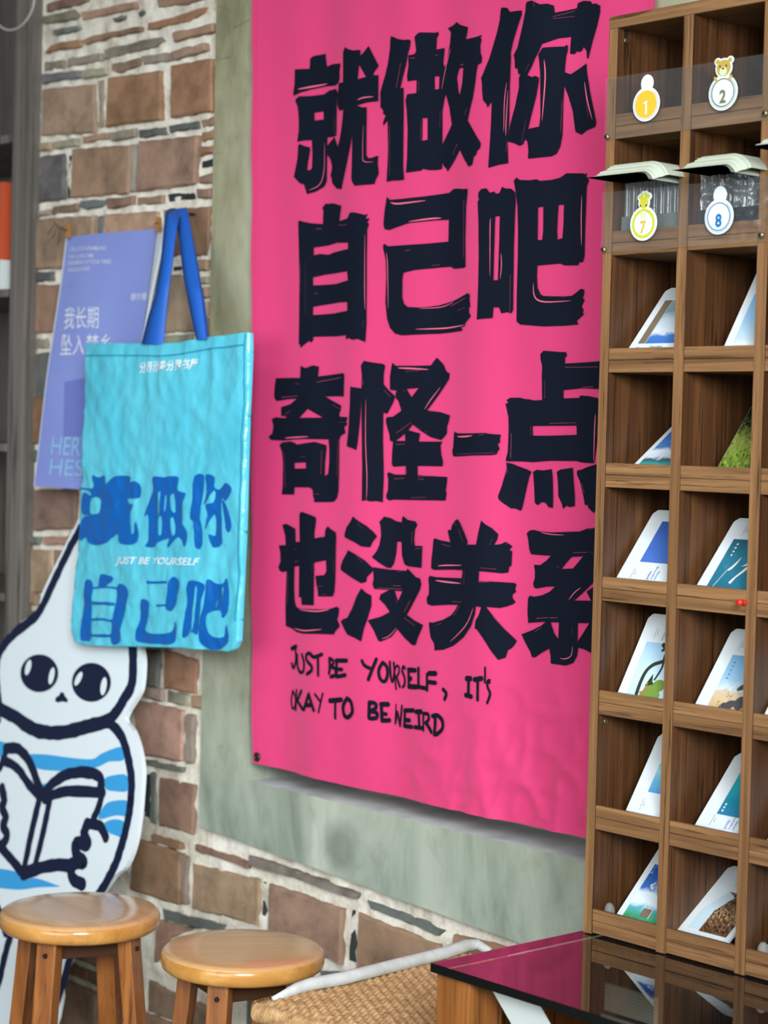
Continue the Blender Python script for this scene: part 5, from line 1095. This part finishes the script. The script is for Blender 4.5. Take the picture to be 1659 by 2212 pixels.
postcard('j', (1496, 1778), (1592, 1613), 'postcard of turquoise water with three white dots in the seventh row', TURQ, (0.022, 0.086, LO + .022, HH - .012), 0.090, HH + .012, 6, 2, CAP(.044) + LINES(.020, LO + .004),
         poly=[('white_dot', m_bird, [ell(.0285, .044 + .005*i, .0014, .0016) for i in range(3)])])
postcard('k', (1327, 1973), (1422, 1825), 'postcard of clouds over a green hill in the bottom row, left column', HILL, (0.010, 0.086, LO - .006, HH - .016), 0.090, HH + .014, 7, 1,
         poly=[('inset_photo', m_br, [rrect(.036, .050, LO + .004, LO + .018, .0004)]), ('inset_rim', m_bird, [('r', S("0.0355,0.0345 0.0505,0.0345"), .0010), ('r', S("0.0505,0.0345 0.0505,0.0195"), .0010)])])
postcard('l', (1454, 2006), (1575, 1858), 'postcard of twisted brown tree roots in the bottom row', ROOT, (0.030, 0.074, LO + .008, HH - .020), 0.081, HH + .022, 7, 1, LINES(.030, HH - .010),
         poly=[('pale_sky', plain('print_pale_blue', (190, 212, 222), 0.4), [S("0.012,0.026 0.030,0.026 0.030,0.060 0.044,0.090 0.030,0.098 0.012,0.060")])])
for (bl, row, lab, p) in (((1647, 1541), 5, 'white postcard corner showing in the third column of the sixth row', PALE), ((1654, 1812), 6, 'white postcard corner showing in the third column of the seventh row', SEA), ((1648, 2066), 7, 'white postcard corner showing in the third column of the bottom row', TEAL)):
    postcard('m', bl, None, lab, p, (0.020, 0.086, LO + .02, HH - .02), 0.088, HH, row, 0, lean=(0.072, 0.092))
m_stone = plain('grey_pebble', (116, 116, 112), 0.6, 0.3, 0.15, 40)
for (px, py), lab in (((1316, 1967), 'small grey pebble on the bottom shelf, left pigeonhole'), ((1648, 2052), 'small grey pebble on the bottom shelf, third pigeonhole')):
    P = at_y(YR + 0.016, px, py); bm = new(); bmesh.ops.create_uvsphere(bm, u_segments=18, v_segments=12, radius=1.0)
    zc = ROWS[7] + 0.0125
    for v in bm.verts: v.co = Vector((P[0] + v.co.x*0.0075, YR + 0.0165 + v.co.y*0.0075, zc + v.co.z*0.0125 + 0.0006*noise.noise(v.co*3)))
    tag(obj('pebble', bm, m_stone, None, True), lab, 'pebble')

# ---- clear ribbed sleeves behind the second strip, and the open booklets pushed in above them
m_sleeve = clear_film('clear_sleeve', (0.86, 0.90, 0.92), 0.16, 0.16, 0.06, 0.45)
for i, lab in ((0, 'clear ribbed plastic sleeves behind the badge numbered 7'), (1, 'crumpled clear plastic sleeves behind the badge numbered 8')):
    x0, x1 = cx(i) + 0.003, cx(i+1) - TH - 0.003; z0, z1 = ROWS[1] + 0.034, ROWS[1] + 0.092
    bm = new()
    def sl(s, t, i=i):
        k = (s*9) % 1; tri = max(0.0, 1 - abs(k - .5)*5)*.45 if i == 0 else 0.35*math.sin(s*9*2*math.pi)**3
        return Vector((x0 + (x1-x0)*s, YR + 0.020 + 0.010*tri + (0.005*noise.noise(Vector((s*12, t*7, i))) if i else 0), z0 + (z1 - z0)*t - (0.024*t*max(0, s - .45) if i == 0 else 0.0)))
    grid(bm, 108, 20, sl)
    g = thing('plastic_sleeves', lab, 'plastic sleeves', ((x0+x1)/2, YR + .025, z0)); obj('film', bm, m_sleeve, g)
    bm = new(); box(bm, (x0 + 0.001, YR + 0.012, ROWS[1] + 0.0005), (x1 - 0.001, YR + 0.045, z0 + 0.001), 0.002); obj('card_base', bm, plain('sleeve_base_%s' % ('grey', 'dark')[i], ((104, 112, 108), (40, 44, 48))[i], 0.5), g)
m_page = plain('page_cream', (184, 192, 174), 0.7, 0.2); m_cov = plain('booklet_cover', (188, 192, 184), 0.5, 0.3)
def booklet(xa, xb, z, label, yo):
    """an open booklet pushed in spine first: its page block sticks out flat to the left and curls down at the right"""
    g = thing('booklet', label, 'booklet', ((xa + xb)/2, YR, z), 'cream booklets stuck in the second row')
    def path(s, zz, x0):      # s along the booklet, zz height inside the block
        L = (xb - xa)*0.84
        if s < 0.74: return x0 + (xa + L - x0)*s/0.74, z + zz
        a = (s - 0.74)/0.26*1.15; R = 0.017 + zz
        return xa + L + R*math.sin(a), z + zz - R*(1 - math.cos(a)) + 0.0
    nl = 14; T = 0.0145
    bm = new(); ns = 36; rows = []
    for j in range(nl + 1):          # fore-edge: every second line of pages stands a little proud
        zz = 0.0012 + T*j/nl; row = []
        for i in range(ns + 1):
            s = i/ns; jag = 0.0016*((j*7 + int(3*noise.noise(Vector((j*3.1, 2, z*9))))) % 3)/2
            x, zq = path(s, zz, xa + 0.008 + 0.020*j/nl + jag*2); row.append(bm.verts.new((x, YR + yo + 0.006 + 0.013*j/nl + jag, zq)))
        rows.append(row)
    for a, b in zip(rows, rows[1:]):
        for i in range(ns): bm.faces.new((a[i], a[i+1], b[i+1], b[i]))
    back = []
    for row in (rows[0], rows[-1]): back.append([bm.verts.new((v.co.x, YR + 0.11, v.co.z)) for v in row])
    for i in range(ns):
        bm.faces.new((rows[0][i+1], rows[0][i], back[0][i], back[0][i+1])); bm.faces.new((rows[-1][i], rows[-1][i+1], back[1][i+1], back[1][i]))
    bmesh.ops.recalc_face_normals(bm, faces=bm.faces); obj('pages', bm, m_page, g)
    bm = new()
    def cov(s, t): x, zq = path(s, 0.0, xa); return Vector((x, YR + yo + (0.11 - yo)*t, zq))
    grid(bm, 40, 4, cov); bmesh.ops.solidify(bm, geom=bm.faces[:], thickness=0.0008); obj('cover', bm, m_cov, g)
zb_ = ROWS[1] + 0.1065
booklet(at_y(YR - 0.05, 1266, 383)[0], cx(1) - TH - 0.003, zb_ - 0.027, 'cream booklet with fanned pages sticking out of the second row, left column', -0.052)
booklet(at_y(YR - 0.05, 1452, 376)[0], cx(2) - TH - 0.003, zb_ - 0.029, 'cream booklet with fanned pages sticking out of the second row, middle column', -0.052)
booklet(at_y(YR - 0.06, 1612, 333)[0], cx(3) - TH - 0.003, zb_ - 0.012, 'cream booklet showing at the right edge of the photo in the second row', -0.06)

# ================================================================== glass-topped table under the rack
ZT = 0.6
t_l = at_z(ZT, 930, 2080); XT0, YT0 = t_l[0], t_l[1]; XT1, YT1 = XR + 0.25, YR + RD + 0.02
m_glass = clear_film('tinted_glass', (0.92, 0.89, 0.85), 0.012, 0.012, 0.23, 1.0)
m_gedge = plain('glass_edge_black', (10, 12, 12), 0.15, 0.6)
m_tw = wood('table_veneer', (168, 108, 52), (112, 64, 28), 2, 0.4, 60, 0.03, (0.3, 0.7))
table = thing('glass_table', 'low wooden display table with dark tinted glass top in front of the rack', 'table', ((XT0 + XT1)/2, (YT0 + YT1)/2, 0))
bm = new(); box(bm, (XT0 + 0.0012, YT0 + 0.0012, ZT - 0.0105), (XT1, YT1, ZT), 0.0); bm.normal_update()
for f in bm.faces: f.material_index = 0 if f.normal.z > 0.5 else 1
obj('glass_top', bm, [m_glass, clear_film('tinted_glass_underside', (0.84, 0.80, 0.76), 0.0, 0.1, 0.0, 0.03)], table)
bm = new(); box(bm, (XT0, YT0, ZT - 0.011), (XT1, YT0 + 0.0014, ZT - 0.0004), 0.0003); box(bm, (XT0, YT0 + 0.0014, ZT - 0.011), (XT0 + 0.0014, YT1, ZT - 0.0004), 0.0003); obj('polished_edge', bm, m_gedge, table)
for x, y in ((XT0 + 0.004, YT0 + 0.008), (XT0 + 0.004, YT1 - 0.07), (XT1 - 0.065, YT0 + 0.008), (XT1 - 0.065, YT1 - 0.07)):
    bm = new(); box(bm, (x, y, 0), (x + 0.058, y + 0.058, ZT - 0.0112), 0.0012); obj('leg', bm, m_tw, table)
ZS = 0.46
bm = new(); box(bm, (XT0 + 0.006, YT0 + 0.0665, 0.05), (XT0 + 0.022, YT1 - 0.0705, ZT - 0.0112), 0.001); obj('side_panel', bm, m_tw, table)
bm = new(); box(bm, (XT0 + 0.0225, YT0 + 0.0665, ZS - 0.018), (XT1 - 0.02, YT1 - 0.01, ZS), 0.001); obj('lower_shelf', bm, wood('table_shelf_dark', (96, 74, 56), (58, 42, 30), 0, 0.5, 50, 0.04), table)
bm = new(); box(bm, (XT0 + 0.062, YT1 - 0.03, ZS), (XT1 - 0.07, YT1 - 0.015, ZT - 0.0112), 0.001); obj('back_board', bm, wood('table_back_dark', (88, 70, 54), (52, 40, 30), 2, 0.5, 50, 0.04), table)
# things lying under the glass
YBK = 1.85
def book(px0, px1, pyt, h, lab, dx=0.0):
    a = at_y(YBK, px0, pyt); b = at_y(YBK, px1, pyt + 30); return a, b
a = at_y(YBK, 1296, 2107); b = at_y(YBK, 1416, 2146)
zz = ZS + 0.0006
m_pg = plain('book_pages', (206, 212, 198), 0.75, 0.2); m_bcov = plain('book_cover_dark', (58, 58, 56), 0.5)
for k, (h, ox, lab) in enumerate(((0.0395, 0.004, 'thick book with pale pages, bottom of the stack under the glass top'), (0.0395, -0.002, 'thick book with pale pages, middle of the stack under the glass top'), (0.0405, 0.003, 'thick book with pale pages, top of the stack under the glass top'))):
    g = thing('book', lab, 'book', ((a[0] + b[0])/2, YBK + .06, zz), 'books stacked under the glass')
    x0, x1 = a[0] + ox, b[0] + ox + (0.004 if k == 2 else 0)
    bm = new(); box(bm, (x0, YBK, zz), (x1, YBK + 0.13, zz + 0.0022), 0.0005); box(bm, (x0, YBK, zz + h - 0.0022), (x1, YBK + 0.13, zz + h), 0.0005); box(bm, (x1 - .002, YBK, zz), (x1, YBK + .13, zz + h), .0005); obj('cover', bm, m_bcov, g)
    bm = new()
    n = 26
    for i in range(n):
        q = zz + 0.0024 + (h - 0.0048)*i/n; box(bm, (x0 + 0.003, YBK + 0.002 + 0.0008*(i % 3), q), (x1 - 0.0022, YBK + 0.128, q + (h - 0.0048)/n*0.8))
    obj('pages', bm, m_pg, g); zz += h
# white card leaning inside the front of the table
q = [at_y(YT0 + 0.03, x, y) for x, y in ((1056, 2127), (1162, 2166), (1232, 2292), (1130, 2256))]
bm = new(); vs = [bm.verts.new(Vector(p)) for p in q]; f = bm.faces.new(vs); r = bmesh.ops.extrude_face_region(bm, geom=[f]); bmesh.ops.translate(bm, verts=[g for g in r['geom'] if isinstance(g, bmesh.types.BMVert)], vec=(0, 0.0015, 0)); bmesh.ops.recalc_face_normals(bm, faces=bm.faces)
tag(obj('paper_sheet', bm, plain('paper_sheet_white', (200, 208, 206), 0.5)), 'slanted white paper sheet under the front edge of the glass top', 'paper')
for k, (c, x, lab) in enumerate((((206, 222, 226), 1.0, 'white and blue magazine lying under the glass top, left of the books'), ((150, 184, 204), 1.0, 'pale blue magazine lying under the glass top in front of the books'))):
    x0 = (a[0] - 0.035, a[0] + 0.085)[k]; g = thing('magazine', lab, 'magazine', (x0 + .05, YT0 + 0.075, ZS)); mx = 0.115
    bm = new(); box(bm, (x0, YT0 + 0.040, ZS + 0.0005), (x0 + mx, YT0 + 0.110, ZS + 0.0060 + .004*k), 0.0008); obj('body', bm, plain('magazine_white_%s' % 'ab'[k], c, 0.3, 0.4), g)
    bm = new(); box(bm, (x0 + 0.03, YT0 + 0.0402, ZS + 0.0062 + .004*k), (x0 + mx - .01, YT0 + 0.085, ZS + 0.0065 + .004*k)); obj('cover_picture', bm, plain('magazine_blue_%s' % 'ab'[k], (62, 124, 170), 0.3, 0.4), g)
